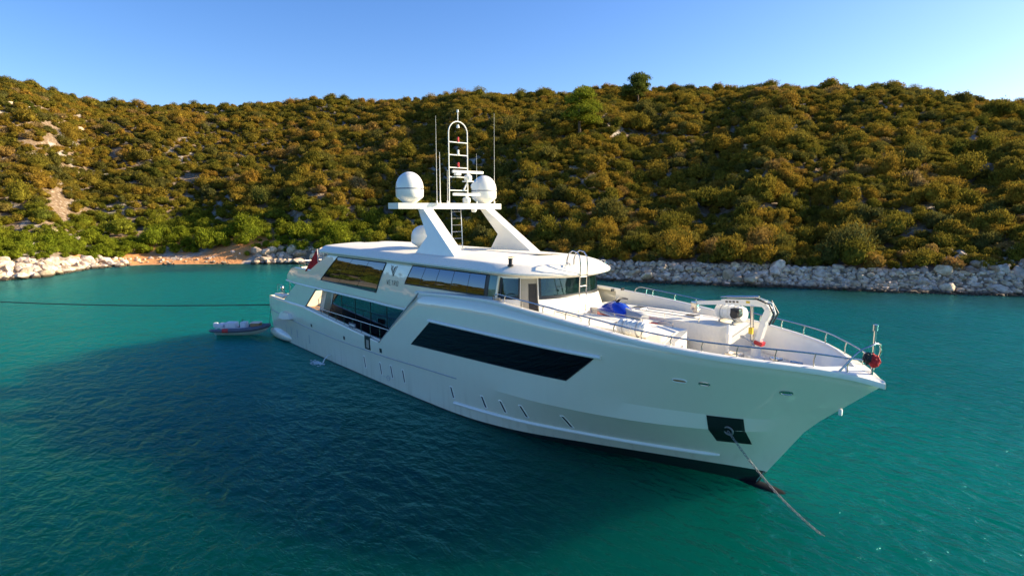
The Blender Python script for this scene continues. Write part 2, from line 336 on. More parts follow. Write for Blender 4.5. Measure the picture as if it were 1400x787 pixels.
    gl = N(nt, 'ShaderNodeBsdfGlossy', i_Roughness=0.22); gl.inputs[0].default_value = (0.24, 0.80, 0.84, 1); L.new(b3.outputs[0], gl.inputs['Normal'])
    m2 = N(nt, 'ShaderNodeMixShader'); L.new(fr.outputs[0], m2.inputs[0]); L.new(mx.outputs[0], m2.inputs[1]); L.new(gl.outputs[0], m2.inputs[2])
    L.new(m2.outputs[0], out.inputs[0])
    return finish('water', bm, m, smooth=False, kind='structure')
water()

# ================================================================== rocks
def rock_mat(name, a, b, c):
    m, nt, out = newmat(name); L = nt.links
    g = N(nt, 'ShaderNodeNewGeometry'); sx = N(nt, 'ShaderNodeSeparateXYZ'); L.new(g.outputs['Position'], sx.inputs[0])
    oi = N(nt, 'ShaderNodeObjectInfo')
    n1 = N(nt, 'ShaderNodeTexNoise', i_Scale=1.3, i_Detail=8.0, i_Roughness=0.65); L.new(g.outputs['Position'], n1.inputs['Vector'])
    r = ramp(nt, n1.outputs[0], [(0.32, a), (0.5, b), (0.7, c)])
    hs = N(nt, 'ShaderNodeHueSaturation'); L.new(r.outputs[0], hs.inputs['Color'])
    v = N(nt, 'ShaderNodeMapRange'); L.new(oi.outputs['Random'], v.inputs[0]); v.inputs[3].default_value = 0.6; v.inputs[4].default_value = 1.2; L.new(v.outputs[0], hs.inputs['Value'])
    wt = N(nt, 'ShaderNodeMapRange'); L.new(sx.outputs[2], wt.inputs[0]); wt.inputs[1].default_value = 0.22; wt.inputs[2].default_value = 0.5
    mw = N(nt, 'ShaderNodeMixRGB'); L.new(wt.outputs[0], mw.inputs[0]); mw.inputs[1].default_value = (0.05, 0.035, 0.018, 1); L.new(hs.outputs[0], mw.inputs[2])
    p = N(nt, 'ShaderNodeBsdfPrincipled', i_Roughness=0.85); L.new(mw.outputs[0], p.inputs['Base Color'])
    bp = N(nt, 'ShaderNodeBump', i_Strength=0.8, i_Distance=0.12); L.new(n1.outputs[0], bp.inputs['Height']); L.new(bp.outputs[0], p.inputs['Normal'])
    L.new(p.outputs[0], out.inputs[0]); return m
rockmats = [rock_mat('limestone', (0.28, 0.19, 0.12), (0.55, 0.42, 0.28), (0.74, 0.60, 0.44)),
            rock_mat('pink_limestone', (0.34, 0.24, 0.17), (0.58, 0.46, 0.36), (0.72, 0.63, 0.53)),
            rock_mat('rusty_limestone', (0.20, 0.12, 0.07), (0.40, 0.27, 0.17), (0.52, 0.42, 0.32))]
def rock_mesh(seed, mat):
    rnd = random.Random(seed); bm = bmesh.new(); bmesh.ops.create_icosphere(bm, subdivisions=3, radius=1.0)
    off = Vector((rnd.random() * 50, rnd.random() * 50, rnd.random() * 50))
    planes = []
    for _ in range(13):
        n = Vector((rnd.gauss(0, 1), rnd.gauss(0, 1), rnd.gauss(0, 1))).normalized(); planes.append((n, rnd.uniform(0.5, 0.85)))
    for v in bm.verts:
        p = v.co.copy()
        for n, d in planes:
            k = p.dot(n) - d
            if k > 0: p -= n * k * 0.92
        p *= 1 + 0.10 * noise.noise(p * 1.7 + off) + 0.09 * noise.noise(p * 4.5 + off)
        v.co = Vector((p.x * 1.15, p.y * 0.95, p.z * 0.8))
    me = bpy.data.meshes.new('rock'); bm.to_mesh(me); bm.free(); me.materials.append(mat)
    for p in me.polygons: p.use_smooth = True
    me.set_sharp_from_angle(angle=R(24))
    return me
rmesh = {k: [rock_mesh(10 * k + i, rockmats[k]) for i in range(5)] for k in range(3)}
rnd = random.Random(21); rock_list = []
def azr(p0, p1): return sorted((azpx(p0), azpx(p1)))
def rockband(p0, p1, n, s0, s1, size, mk, zone, zj=0.0):
    a0, a1 = azr(p0, p1)
    for _ in range(n):
        a = rnd.uniform(a0, a1); s = s0 + (s1 - s0) * rnd.random() ** 1.15; sz = min(size * 1.9, size * math.exp(rnd.gauss(0, 0.5)), 1.25)
        p = tpos(a, s); rock_list.append((p, sz, rnd.choice(mk), zone))
rockband(790, 1430, 2600, -0.9, 4.6, 0.30, [0, 0, 1, 1, 2], 'right')
rockband(790, 1430, 80, 0.3, 4.4, 0.62, [0, 1], 'right')
rockband(1290, 1430, 90, 4, 11, 0.65, [0, 1, 2], 'right')
rockband(-30, 175, 420, -0.8, 5.5, 0.5, [1, 1, 0], 'left')
rockband(-30, 150, 40, 1.0, 5.0, 0.9, [1], 'left')
rockband(175, 330, 60, -0.7, 7.0, 0.32, [2, 1], 'beach')
rockband(350, 480, 150, -0.6, 6.0, 0.6, [0, 0, 1], 'mid')
rockband(350, 440, 22, 1.5, 5.0, 1.1, [0], 'mid')
hill_rocks = []
for _ in range(420):
    px = rnd.choice([rnd.uniform(-10, 130), rnd.uniform(0, 1400), rnd.uniform(880, 1250)]); a = azpx(px); s = rnd.uniform(8, 120)
    if noise.noise(Vector((a * 0.5, s * 0.06, 9))) < 0.12: continue
    hill_rocks.append((tpos(a, s), 0.9 * math.exp(rnd.gauss(0, 0.4)), rnd.choice([0, 1, 2]), 'hill'))
rock_list.sort(key=lambda t: (t[0] - CAM.xy.to_3d()).length / t[1])
rl = {'right': ('pale grey limestone boulder heaped along the waterline of the right-hand shore', 'boulders along the right-hand shore'),
      'left': ('cream and pink limestone boulder on the headland at the far left shore', 'boulders on the left headland'),
      'beach': ('small rust-coloured stone scattered on the orange earth beach', 'stones scattered on the small beach'),
      'mid': ('grey limestone boulder on the shore just behind the stern of the yacht', 'boulders on the shore behind the stern')}
def put(me, p, sz, name):
    o = bpy.data.objects.new(name, me); C.objects.link(o)
    o.location = p + Vector((0, 0, sz * rnd.uniform(0.0, 0.6))); o.rotation_euler = (rnd.uniform(-.5, .5), rnd.uniform(-.5, .5), rnd.uniform(0, 6.28))
    o.scale = (sz * rnd.uniform(.85, 1.25), sz * rnd.uniform(.8, 1.15), sz * rnd.uniform(.75, 1.15)); return o
for p, sz, k, z in rock_list[:290]:
    o = put(rnd.choice(rmesh[k]), p, sz, 'boulder'); tag(o, rl[z][0], 'rock', rl[z][1])

# geometry-nodes scatter: one object from points, instancing meshes of existing prototypes
def scatter(name, pts, proto_objs, label, cat):
    """pts: list of (pos, scale, rotz, idx)"""
    me = bpy.data.meshes.new(name); me.from_pydata([tuple(p[0]) for p in pts], [], [])
    for nm, ty, vals in (('sc', 'FLOAT', [p[1] for p in pts]), ('rz', 'FLOAT', [p[2] for p in pts]), ('ix', 'INT', [p[3] for p in pts])):
        at = me.attributes.new(nm, ty, 'POINT'); at.data.foreach_set('value', vals)
    o = bpy.data.objects.new(name, me); C.objects.link(o)
    ng = bpy.data.node_groups.new(name + '_nodes', 'GeometryNodeTree')
    ng.interface.new_socket('Geometry', in_out='INPUT', socket_type='NodeSocketGeometry'); ng.interface.new_socket('Geometry', in_out='OUTPUT', socket_type='NodeSocketGeometry')
    gi = ng.nodes.new('NodeGroupInput'); go = ng.nodes.new('NodeGroupOutput'); L = ng.links
    ji = ng.nodes.new('GeometryNodeGeometryToInstance')
    for po in reversed(proto_objs):
        oi = ng.nodes.new('GeometryNodeObjectInfo'); oi.inputs['Object'].default_value = po; oi.inputs['As Instance'].default_value = True; oi.transform_space = 'ORIGINAL'
        L.new(oi.outputs['Geometry'], ji.inputs[0])
    # a Join keeps each prototype as an instance
    ng.nodes.remove(ji); jn = ng.nodes.new('GeometryNodeJoinGeometry')
    for n in [n for n in ng.nodes if n.bl_idname == 'GeometryNodeObjectInfo']: L.new(n.outputs['Geometry'], jn.inputs[0])
    ip = ng.nodes.new('GeometryNodeInstanceOnPoints'); ip.inputs['Pick Instance'].default_value = True
    def attr(nm, ty):
        n = ng.nodes.new('GeometryNodeInputNamedAttribute'); n.data_type = ty; n.inputs[0].default_value = nm; return n.outputs[0]
    cx = ng.nodes.new('ShaderNodeCombineXYZ'); L.new(attr('rz', 'FLOAT'), cx.inputs[2]); L.new(cx.outputs[0], ip.inputs['Rotation'])
    L.new(attr('sc', 'FLOAT'), ip.inputs['Scale']); L.new(attr('ix', 'INT'), ip.inputs['Instance Index'])
    mp = ng.nodes.new('GeometryNodeMeshToPoints'); L.new(gi.outputs[0], mp.inputs[0]); L.new(mp.outputs[0], ip.inputs['Points']); L.new(jn.outputs[0], ip.inputs['Instance']); L.new(ip.outputs[0], go.inputs[0])
    md = o.modifiers.new('scatter', 'NODES'); md.node_group = ng
    o['kind'] = 'stuff'; o['label'] = label; o['category'] = cat
    return o

# ================================================================== shrubs
def leaf_mat(name, cols, green=False):
    m, nt, out = newmat(name); L = nt.links
    oi = N(nt, 'ShaderNodeObjectInfo'); g = N(nt, 'ShaderNodeNewGeometry')
    # greener ground on the lower left shore, where damp soil feeds lusher scrub
    n0 = N(nt, 'ShaderNodeTexNoise', i_Scale=0.045, i_Detail=3.0); L.new(oi.outputs['Location'], n0.inputs['Vector'])
    w0 = N(nt, 'ShaderNodeMapRange'); L.new(n0.outputs[0], w0.inputs[0]); w0.inputs[1].default_value = 0.3; w0.inputs[2].default_value = 0.7
    w1 = N(nt, 'ShaderNodeMath', operation='MULTIPLY_ADD', i_1=0.62); L.new(oi.outputs['Random'], w1.inputs[0])
    w2 = N(nt, 'ShaderNodeMath', operation='MULTIPLY', i_1=0.38); L.new(w0.outputs[0], w2.inputs[0]); L.new(w2.outputs[0], w1.inputs[2])
    r0 = ramp(nt, w1.outputs[0], [(i / (len(cols) - 1), c) for i, c in enumerate(cols)])
    sx = N(nt, 'ShaderNodeSeparateXYZ'); L.new(oi.outputs['Location'], sx.inputs[0])
    fx = N(nt, 'ShaderNodeMapRange'); L.new(sx.outputs[0], fx.inputs[0]); fx.inputs[1].default_value = -42; fx.inputs[2].default_value = -66
    fz = N(nt, 'ShaderNodeMapRange'); L.new(sx.outputs[2], fz.inputs[0]); fz.inputs[1].default_value = 13; fz.inputs[2].default_value = 4
    m1 = N(nt, 'ShaderNodeMath', operation='MULTIPLY'); L.new(fx.outputs[0], m1.inputs[0]); L.new(fz.outputs[0], m1.inputs[1])
    m1b = N(nt, 'ShaderNodeMath', operation='MULTIPLY', i_1=0.85); L.new(m1.outputs[0], m1b.inputs[0])
    mg = N(nt, 'ShaderNodeMixRGB'); L.new(m1b.outputs[0], mg.inputs[0]); L.new(r0.outputs[0], mg.inputs[1]); mg.inputs[2].default_value = (0.16, 0.20, 0.014, 1)
    # leaf-clump variation inside a crown
    n1 = N(nt, 'ShaderNodeTexNoise', i_Scale=1.6, i_Detail=3.0); L.new(g.outputs['Position'], n1.inputs['Vector'])
    hs = N(nt, 'ShaderNodeHueSaturation'); L.new(mg.outputs[0], hs.inputs['Color'])
    v = N(nt, 'ShaderNodeMapRange'); L.new(n1.outputs[0], v.inputs[0]); v.inputs[1].default_value = 0.3; v.inputs[2].default_value = 0.7; v.inputs[3].default_value = 0.4; v.inputs[4].default_value = 1.6; L.new(v.outputs[0], hs.inputs['Value'])
    d = N(nt, 'ShaderNodeBsdfDiffuse'); L.new(hs.outputs[0], d.inputs[0]); t = N(nt, 'ShaderNodeBsdfTranslucent'); L.new(hs.outputs[0], t.inputs[0])
    mx = N(nt, 'ShaderNodeMixShader', i_0=0.35); L.new(d.outputs[0], mx.inputs[1]); L.new(t.outputs[0], mx.inputs[2]); L.new(mx.outputs[0], out.inputs[0]); return m
scrub = [(0.083, 0.096, 0.016), (0.110, 0.112, 0.018), (0.143, 0.123, 0.018), (0.110, 0.107, 0.030), (0.209, 0.161, 0.022), (0.165, 0.144, 0.020), (0.275, 0.177, 0.024), (0.220, 0.166, 0.022), (0.308, 0.182, 0.030), (0.275, 0.193, 0.075), (0.330, 0.161, 0.030)]
M['leaf'] = leaf_mat('scrub_leaves', scrub)
M['pine_green'] = leaf_mat('bright_pine_leaves', [(0.18, 0.20, 0.02), (0.18, 0.20, 0.02)])
M['pine_dark'] = leaf_mat('dark_pine_leaves', [(0.11, 0.13, 0.025), (0.11, 0.13, 0.025)])
M['bark'] = simple('bark', (0.12, 0.08, 0.05), 0.9, var=0.3, bump=0.5)
def leaves(bm, lobes, n, size, rnd_):
    """leaf-clump faces spread through the outer volume of several lobes"""
    tot = sum(r ** 2 for _, r, _ in lobes)
    for c, r, fl in lobes:
        for _ in range(int(n * r * r / tot)):
            d = Vector((rnd_.gauss(0, 1), rnd_.gauss(0, 1), rnd_.gauss(0, 1))).normalized()
            if d.z < -0.35: d.z *= -1
            rr = r * (1.2 - 0.5 * rnd_.random() ** 1.5) * (1 + 0.4 * noise.noise(d * 2.6 + c * 3))
            p = c + Vector((d.x * rr, d.y * rr, d.z * rr * fl))
            if p.z < 0.02: continue
            s = size * rnd_.uniform(0.6, 1.5)
            nrm = (d + Vector((rnd_.gauss(0, .6), rnd_.gauss(0, .6), rnd_.gauss(0, .6)))).normalized()
            a = nrm.orthogonal().normalized(); b = nrm.cross(a); q = rnd_.uniform(0, 6.28); a, b = a * math.cos(q) + b * math.sin(q), b * math.cos(q) - a * math.sin(q); a = (a + Vector((0, 0, 0.9)) + d * .5).normalized(); a *= 1.25
            v = [bm.verts.new(p + a * s), bm.verts.new(p + b * s * 0.55), bm.verts.new(p - a * s * 0.9), bm.verts.new(p - b * s * 0.5)]
            bm.faces.new(v)
def lobe_core(bm, c, r, fl, k=0.62):
    rs = bmesh.ops.create_icosphere(bm, subdivisions=2, radius=r * k)
    for v in rs['verts']:
        v.co = Vector((v.co.x, v.co.y, v.co.z * fl)) * (1 + 0.25 * noise.noise(v.co * 1.6 / max(r, .3) + c)) + c
def shrub_mesh(seed, nl, w, h, n=2300, size=0.13):
    r_ = random.Random(seed); bm = bmesh.new(); lobes = [(Vector((0, 0, h * 0.42)), h * 0.5, 0.95)]
    for i in range(nl):
        a = r_.uniform(0, 6.28); d = w * r_.uniform(0.3, 0.75); r = h * r_.uniform(0.22, 0.42)
        lobes.append((Vector((math.cos(a) * d, math.sin(a) * d, r * r_.uniform(0.5, 1.5) + h * 0.1)), r, r_.uniform(0.8, 1.1)))
    for c, r, fl in lobes: lobe_core(bm, c, r, fl)
    leaves(bm, lobes, n, size, r_)
    me = bpy.data.meshes.new('shrub'); bm.to_mesh(me); bm.free(); me.materials.append(M['leaf']); return me
smesh = [shrub_mesh(1, 6, 1.5, 2.6), shrub_mesh(2, 8, 1.9, 2.2), shrub_mesh(3, 5, 1.2, 3.1), shrub_mesh(4, 9, 2.2, 2.7, 1900), shrub_mesh(5, 4, 1.0, 2.0, 1000), shrub_mesh(6, 7, 1.4, 3.6, 1800), shrub_mesh(7, 7, 2.1, 1.7, 1300), shrub_mesh(8, 3, 0.8, 4.2, 1500), shrub_mesh(9, 11, 2.6, 3.2, 2600)]
rnd = random.Random(5); sh = []
grid = {}
def try_add(az, s, sc, idx, gap):
    p = tpos(az, s); k = (int(p.x // 3), int(p.y // 3))
    for dx in (-1, 0, 1):
        for dy in (-1, 0, 1):
            for q, g2 in grid.get((k[0] + dx, k[1] + dy), ()):
                if (q.xy - p.xy).length < (gap + g2) / 2: return
    grid.setdefault(k, []).append((p, gap)); sh.append((p, sc, rnd.uniform(0, 6.28), idx, az, s))
A0, A1 = azr(-120, 1500); beach0, beach1 = azr(165, 335)
for _ in range(60000):
    az = rnd.uniform(A0, A1); s = 4.1 + rnd.random() ** 0.85 * (RD + 12)
    if beach0 < az < beach1 and s < 8: continue
    if az > azpx(120) and s < 6.5: continue
    # rocky clearings, more of them on the dry left slope
    nn = noise.noise(Vector((az * 0.55, s * 0.075, 2.0))); lf = 1 if az > azpx(330) else 0
    if nn > (0.42 if lf else 0.52) and s > 12: continue
    sc = min(1.45, 0.68 * math.exp(rnd.gauss(0, .34))) * (1.0 - 0.12 * lf); ix = rnd.choice([0, 0, 1, 1, 2, 3, 3, 4, 5, 6, 7, 8])
    sc *= 1.1 if az < azpx(820) else 1.0
    try_add(az, s, sc, ix, 2.25 * sc)
for _ in range(5200):   # the wooded slope on the other side of the bay, behind the viewpoint
    az = rnd.uniform(A1, 285); s = 3.5 + rnd.random() * (RD - 10)
    if noise.noise(Vector((az * 0.3, s * 0.05, 7))) > 0.4: continue
    sc = rnd.uniform(1.0, 1.7); try_add(az, s, sc, rnd.randrange(7), 2.6 * sc)
vis = [t for t in sh if azpx(1405) < t[4] < azpx(-5)]
vis.sort(key=lambda t: (t[0] - CAM).length / t[1]); ind = set(id(t) for t in vis[:295])
bands = [(azpx(1405), azpx(1180), 'above the boulders at the far right', 'scrub at the far right end'),
         (azpx(1180), azpx(820), 'above the boulder shore right of the wheelhouse', 'scrub right of the wheelhouse'),
         (azpx(820), azpx(430), 'on the slope behind the yacht superstructure', 'scrub behind the superstructure'),
         (azpx(430), azpx(165), 'green and leafy above the orange beach', 'scrub above the beach'),
         (azpx(165), azpx(-5), 'green and leafy above the pale left headland', 'scrub above the left headland')]
kinds = ['rounded', 'spreading', 'tall rounded', 'wide many-lobed', 'small rounded', 'tall bushy', 'low spreading', 'tall narrow', 'broad billowing']
nind = 0; protos = {}
for t in vis[:295]:
    p, sc, rz, ix, az, s = t
    o = bpy.data.objects.new('shrub', smesh[ix]); C.objects.link(o); o.location = p - Vector((0, 0, 0.1)); o.scale = (sc, sc, sc * rnd.uniform(1.0, 1.35)); o.rotation_euler = (0, 0, rz)
    for a0, a1, txt, grp in bands:
        if a0 <= az <= a1: tag(o, kinds[ix] + ' olive brown shrub ' + txt if 'leafy' not in txt else kinds[ix] + ' maquis shrub ' + txt, 'shrub', kinds[ix] + ' ' + grp); break
    protos.setdefault(ix, o)
def ident(o):
    return o
# prototypes used by the scatter are individual shrubs already standing on the hill (transform ignored)
pk = sorted(protos)
rest = [(t[0] - Vector((0, 0, 0.1)), t[1], t[2], pk.index(t[3]) if t[3] in pk else 0) for t in sh if id(t) not in ind]
scatter('hillside_scrub', rest, [protos[k] for k in pk], 'dense olive and golden brown maquis scrub covering the hillside', 'scrub')
rk = [o for o in C.objects if o.name.startswith('boulder')]
rproto = [rk[0], rk[40], rk[90], rk[120], rk[200]]
restr = [(p + Vector((0, 0, .1)), sz * 0.9, rnd.uniform(0, 6.28), rnd.randrange(5)) for p, sz, k, z in rock_list[290:] + hill_rocks]
scatter('scattered_rocks', restr, rproto, 'pale limestone rocks scattered over the hillside and packed between the shore boulders', 'rocks')
print('shrubs', len(sh), 'rocks', len(rock_list), len(hill_rocks))

def pine(px, s, hgt, mat, label, seed, spread=1.0, lay=7):
    r_ = random.Random(seed); az = azpx(px); p = tpos(az, s); root = empty('pine_tree', p); tag(root, label, 'tree')
    bm = bmesh.new(); tp = [(0, 0, -0.3)]; x = y = 0
    for i in range(1, 7): x += r_.uniform(-.12, .12); y += r_.uniform(-.12, .12); tp.append((x, y, hgt * i / 6.6))
    tube(bm, tp, [0.26 * hgt / 7 * (1 - i / 8) for i in range(7)], 8)
    lobes = []
    for i in range(lay):
        z = hgt * (0.38 + 0.6 * i / (lay - 1)); k = 1 - 0.62 * i / (lay - 1)
        for j in range(4 if i < lay - 1 else 2):
            a = r_.uniform(0, 6.28); d = spread * hgt * 0.33 * k * r_.uniform(0.35, 1.0); q = Vector((x * z / hgt + math.cos(a) * d, y * z / hgt + math.sin(a) * d, z + r_.uniform(-.3, .3)))
            tube(bm, [(x * z / hgt, y * z / hgt, z - 0.5), tuple(q)], [0.07, 0.03], 5)
            lobes.append((q, hgt * 0.17 * r_.uniform(.6, 1.3), 0.6))
    finish('trunk', bm, M['bark'], root)
    bm = bmesh.new(); leaves(bm, lobes, 9000, 0.2, r_)
    for c, r, fl in lobes: lobe_core(bm, c, r, fl, 0.5)
    finish('crown', bm, mat, root, smooth=False)
pine(866, RD - 20, 10.5, M['pine_dark'], 'tall dark green pine standing above the skyline near the centre of the ridge', 3, 1.5)
pine(790, RD - 80, 12.0, M['pine_green'], 'bright yellow green pine just below the ridge, behind the radar arch', 4, 1.9, 6)

# ================================================================== YACHT
Y = empty('motor_yacht', (0, 0, 0)); tag(Y, 'large white motor yacht with dark tinted windows anchored in the bay', 'yacht')
STERN = 0.0
def P_(tab): return tab
yW = [(0, 3.72), (4.4, 3.92), (8.5, 4.0), (13.6, 4.08), (21.7, 4.08), (24.6, 4.03), (27, 3.88), (29.8, 3.43), (33.3, 2.3), (36.4, 1.19), (39.1, .24), (39.96, 0)]
zA = [(0, 2.25), (4.2, 2.05), (9, 1.83), (13.7, 1.74), (18.6, 1.76), (22.3, 1.86), (27, 1.98), (31.3, 2.1), (33.5, 2.15), (36.3, 2.25), (39.05, 2.36), (40.27, 2.44), (41.6, 2.5)]
yA = [(0, 3.95), (4.2, 4.08), (9, 4.1), (24, 4.1), (29, 4.08), (31.3, 4.0), (33.5, 3.69), (36.3, 3.03), (39.05, 1.88), (40.27, 1.14), (41.6, 0)]
zB = [(0, 2.55), (13, 2.2), (19, 2.25), (24, 2.45), (28, 2.64), (31, 2.76), (33.6, 2.85), (36.2, 2.92), (38.9, 2.94), (40.05, 2.96), (42.1, 3.05)]
yB = [(0, 3.98), (4.2, 4.12), (9, 4.14), (24, 4.14), (29, 4.1), (31.3, 4.02), (33.6, 3.8), (36.2, 3.12), (38.9, 2.05), (40.05, 1.45), (42.1, 0)]
zS = [(0, 5.4), (20, 5.75), (22.95, 5.97), (26, 6.15), (28.7, 6.22), (31, 6.1), (33, 5.97), (35, 5.82), (37, 5.64), (39.3, 5.48), (40.3, 5.42), (41.4, 5.35), (42.3, 5.24), (43.3, 5.05), (44, 4.8)]
yS = [(0, 3.95), (6, 4.1), (22, 4.1), (30, 4.12), (33, 4.08), (36, 3.9), (38, 3.58), (39.3, 3.23), (40.3, 2.83), (41.36, 2.24), (42.3, 1.5), (43.3, .66), (44, 0)]
TT = [(0, 3.42), (7.6, 3.42), (7.9, 3.36), (18.4, 2.55), (18.6, 2.56), (22.95, 5.97)]   # top of the aft hull side, its edge rising to the raised forward side
def top(x): return lin(TT, x) if x < 22.95 else interp(zS, x)
def sec(u):
    """points of the section at station u (0 stern .. 1 stem), keel to top"""
    pts = []
    xk = u * 39.0; pts.append((xk, max(0, interp(yW, xk * 39.96 / 39.0) * 0.8), -1.3))
    x = u * 39.96; wy = interp(yW, x); pts.append((x, wy, 0.0))
    xA = u * 41.6; a = (xA, interp(yA, xA), interp(zA, xA)); pw = pts[-1]
    for k in (0.33, 0.66):  # hollow between waterline and lower chine
        pts.append((pw[0] + (a[0] - pw[0]) * k, pw[1] + (a[1] - pw[1]) * (k ** 1.35), pw[2] + (a[2] - pw[2]) * k))
    pts.append(a)
    xB = u * 42.1; b = (xB, interp(yB, xB), interp(zB, xB)); pts.append(b)
    xS = u * 44.0; ys = interp(yS, xS); zs = top(xS); zfull = interp(zS, xS)
    for k in (0.2, 0.4, 0.6, 0.8, 1.0):
        z = b[2] + (zs - b[2]) * k; f = (z - b[2]) / max(.01, zfull - b[2])
        x = b[0] + (xS - b[0]) * k
        y = b[1] + (ys - b[1]) * (f ** (1 + .1 * min(1, max(0, (xS - 32) / 6))))
        if z > 5.2 and xS < 34: y -= 0.10 * (z - 5.2) ** 2 * min(1, (34 - xS) / 6)
        pts.append((x, max(0, y), z))
    return pts
us = sorted(set([i / 60 for i in range(45)] + [v * 1.0 / 44 for v in (7.6, 7.9, 18.4, 18.6, 22.95)] + [0.7333 + (1 - 0.7333) * j / 40 for j in range(41)]))
bm = bmesh.new(); SEC = [sec(u) for u in us]; cols = {}
for sgn in (-1, 1):
    g = [[bm.verts.new((p[0], sgn * p[1], p[2])) for p in s] for s in SEC]
    for i in range(len(g) - 1):
        for j in range(len(g[0]) - 1): bm.faces.new((g[i][j], g[i + 1][j], g[i + 1][j + 1], g[i][j + 1]))
    cols[sgn] = g
for j in range(len(SEC[0]) - 1): bm.faces.new((cols[-1][0][j], cols[-1][0][j + 1], cols[1][0][j + 1], cols[1][0][j]))
bmesh.ops.remove_doubles(bm, verts=bm.verts, dist=0.004)
HB = BVHTree.FromBMesh(bm)
hull = finish('hull', bm, M['hull'], Y, angle=11)
sol = hull.modifiers.new('thickness', 'SOLIDIFY'); sol.thickness = 0.08; sol.offset = -1; sol.use_even_offset = False
# bulb below the waterline
bm = bmesh.new(); bmesh.ops.create_uvsphere(bm, u_segments=24, v_segments=14, radius=1)
for v in bm.verts: v.co = Vector((40.15 + v.co.x * 1.9, v.co.y * 0.62, -0.66 + v.co.z * 0.77))
M['antifouling'] = simple('matt_antifouling', (0.006, 0.009, 0.012), 0.95, spec=0.1); finish('bulbous_bow', bm, M['antifouling'], Y)

# superstructure side surface
SI = [(0, 0), (18.8, 0), (22, .22), (28.5, .62), (31, .7)]
def sup_y(x, z): return 4.08 - (0.0575 * (z - 5.2) ** 2 if z > 5.2 else 0) - interp(SI, x) - (0.05 * max(0, 6.5 - x) ** 1.5)
SB = [(3.6, 4.95), (18, 4.9), (21.45, 4.82), (22.95, 6.0), (25, 6.1), (28.6, 6.2)]
ST = [(3.6, 5.05), (3.9, 5.42), (4.4, 5.78), (5.0, 6.03), (5.75, 6.17), (6.5, 6.2), (8.7, 6.2), (9.2, 6.42), (11.3, 7.47), (28.6, 7.47)]
xs = sorted(set([a for a, _ in SB + ST] + [3.6 + 0.5 * i for i in range(51) if 3.6 + .5 * i < 28.6]))
for side, sgn in (('starboard', -1), ('port', 1)):
    bm = bmesh.new(); g = []
    for x in xs:
        b, t = lin(SB, x), lin(ST, x); g.append([bm.verts.new((x, sgn * sup_y(x, b + (t - b) * k / 12), b + (t - b) * k / 12)) for k in range(13)])
    for i in range(len(g) - 1):
        for k in range(12): bm.faces.new((g[i][k], g[i + 1][k], g[i + 1][k + 1], g[i][k + 1]))
    if sgn == -1: SBV = BVHTree.FromBMesh(bm)
    o = finish('upper_deck_side', bm, M['hull'], Y, angle=50)
    md = o.modifiers.new('thickness', 'SOLIDIFY'); md.thickness = 0.12; md.offset = 0.0; md.offset = -1 if True else 0
    o.modifiers['thickness'].offset = -1
    # belt moulding along the lower edge
    bm = bmesh.new(); tube(bm, [(x, sgn * (sup_y(x, lin(SB, x)) + 0.01), lin(SB, x) + 0.02) for x in xs if x <= 21.5], 0.06, 8); finish('belt_moulding', bm, M['white'], Y)
def surf(bvh, x, z):
    h = bvh.ray_cast(Vector((x, -12, z)), Vector((0, 1, 0)))
    return h[0].y if h[0] else None
def decal(name, corners, mat, bvh, off=0.012, nx=16, nz=6, parent=Y, thick=0.05, both=True):
    """corners (x,z): bottom-aft, bottom-fwd, top-fwd, top-aft, laid on the hull or house side with real thickness"""
    out = []
    (x0, z0), (x1, z1), (x2, z2), (x3, z3) = corners; pts = {}
    for i in range(nx + 1):
        for j in range(nz + 1):
            s, t = i / nx, j / nz
            x = (x0 * (1 - s) + x1 * s) * (1 - t) + (x3 * (1 - s) + x2 * s) * t; z = (z0 * (1 - s) + z1 * s) * (1 - t) + (z3 * (1 - s) + z2 * s) * t
            y = surf(bvh, x, z)
            if y is None: y = pts[(i, j - 1)][1] if (i, j - 1) in pts else (pts[(i - 1, j)][1] if (i - 1, j) in pts else -4.0)
            pts[(i, j)] = (x, y, z)
    for sgn in ((1, -1) if both else (1,)):
        bm = bmesh.new(); F = {}; B = {}
        for k, (x, y, z) in pts.items(): F[k] = bm.verts.new((x, sgn * (y - off), z)); B[k] = bm.verts.new((x, sgn * (y - off + thick), z))
        for i in range(nx):
            for j in range(nz):
                bm.faces.new((F[i, j], F[i + 1, j], F[i + 1, j + 1], F[i, j + 1])); bm.faces.new((B[i, j], B[i, j + 1], B[i + 1, j + 1], B[i + 1, j]))
        for i in range(nx):
            for j in (0, nz): bm.faces.new((F[i, j], F[i + 1, j], B[i + 1, j], B[i, j]))
        for j in range(nz):
            for i in (0, nx): bm.faces.new((F[i, j], F[i, j + 1], B[i, j + 1], B[i, j]))
        out.append(finish(name, bm, mat, parent, angle=60))
    return out
def frame(corners, bvh, r, mat, parents, name='window_frame', off=0.01):
    for o, sgn in zip(parents, (1, -1)):
        bm = bmesh.new(); n = 10; loop = []
        for k in range(4):
            (xa, za), (xb, zb) = corners[k], corners[(k + 1) % 4]
            for i in range(n):
                x = xa + (xb - xa) * i / n; z = za + (zb - za) * i / n; y = surf(bvh, x, z)
                if y is None: y = loop[-1][1] * sgn if loop else -4
                loop.append((x, sgn * (y - off), z))
        tube(bm, loop, r, 6, closed=True); finish(name, bm, mat, o)
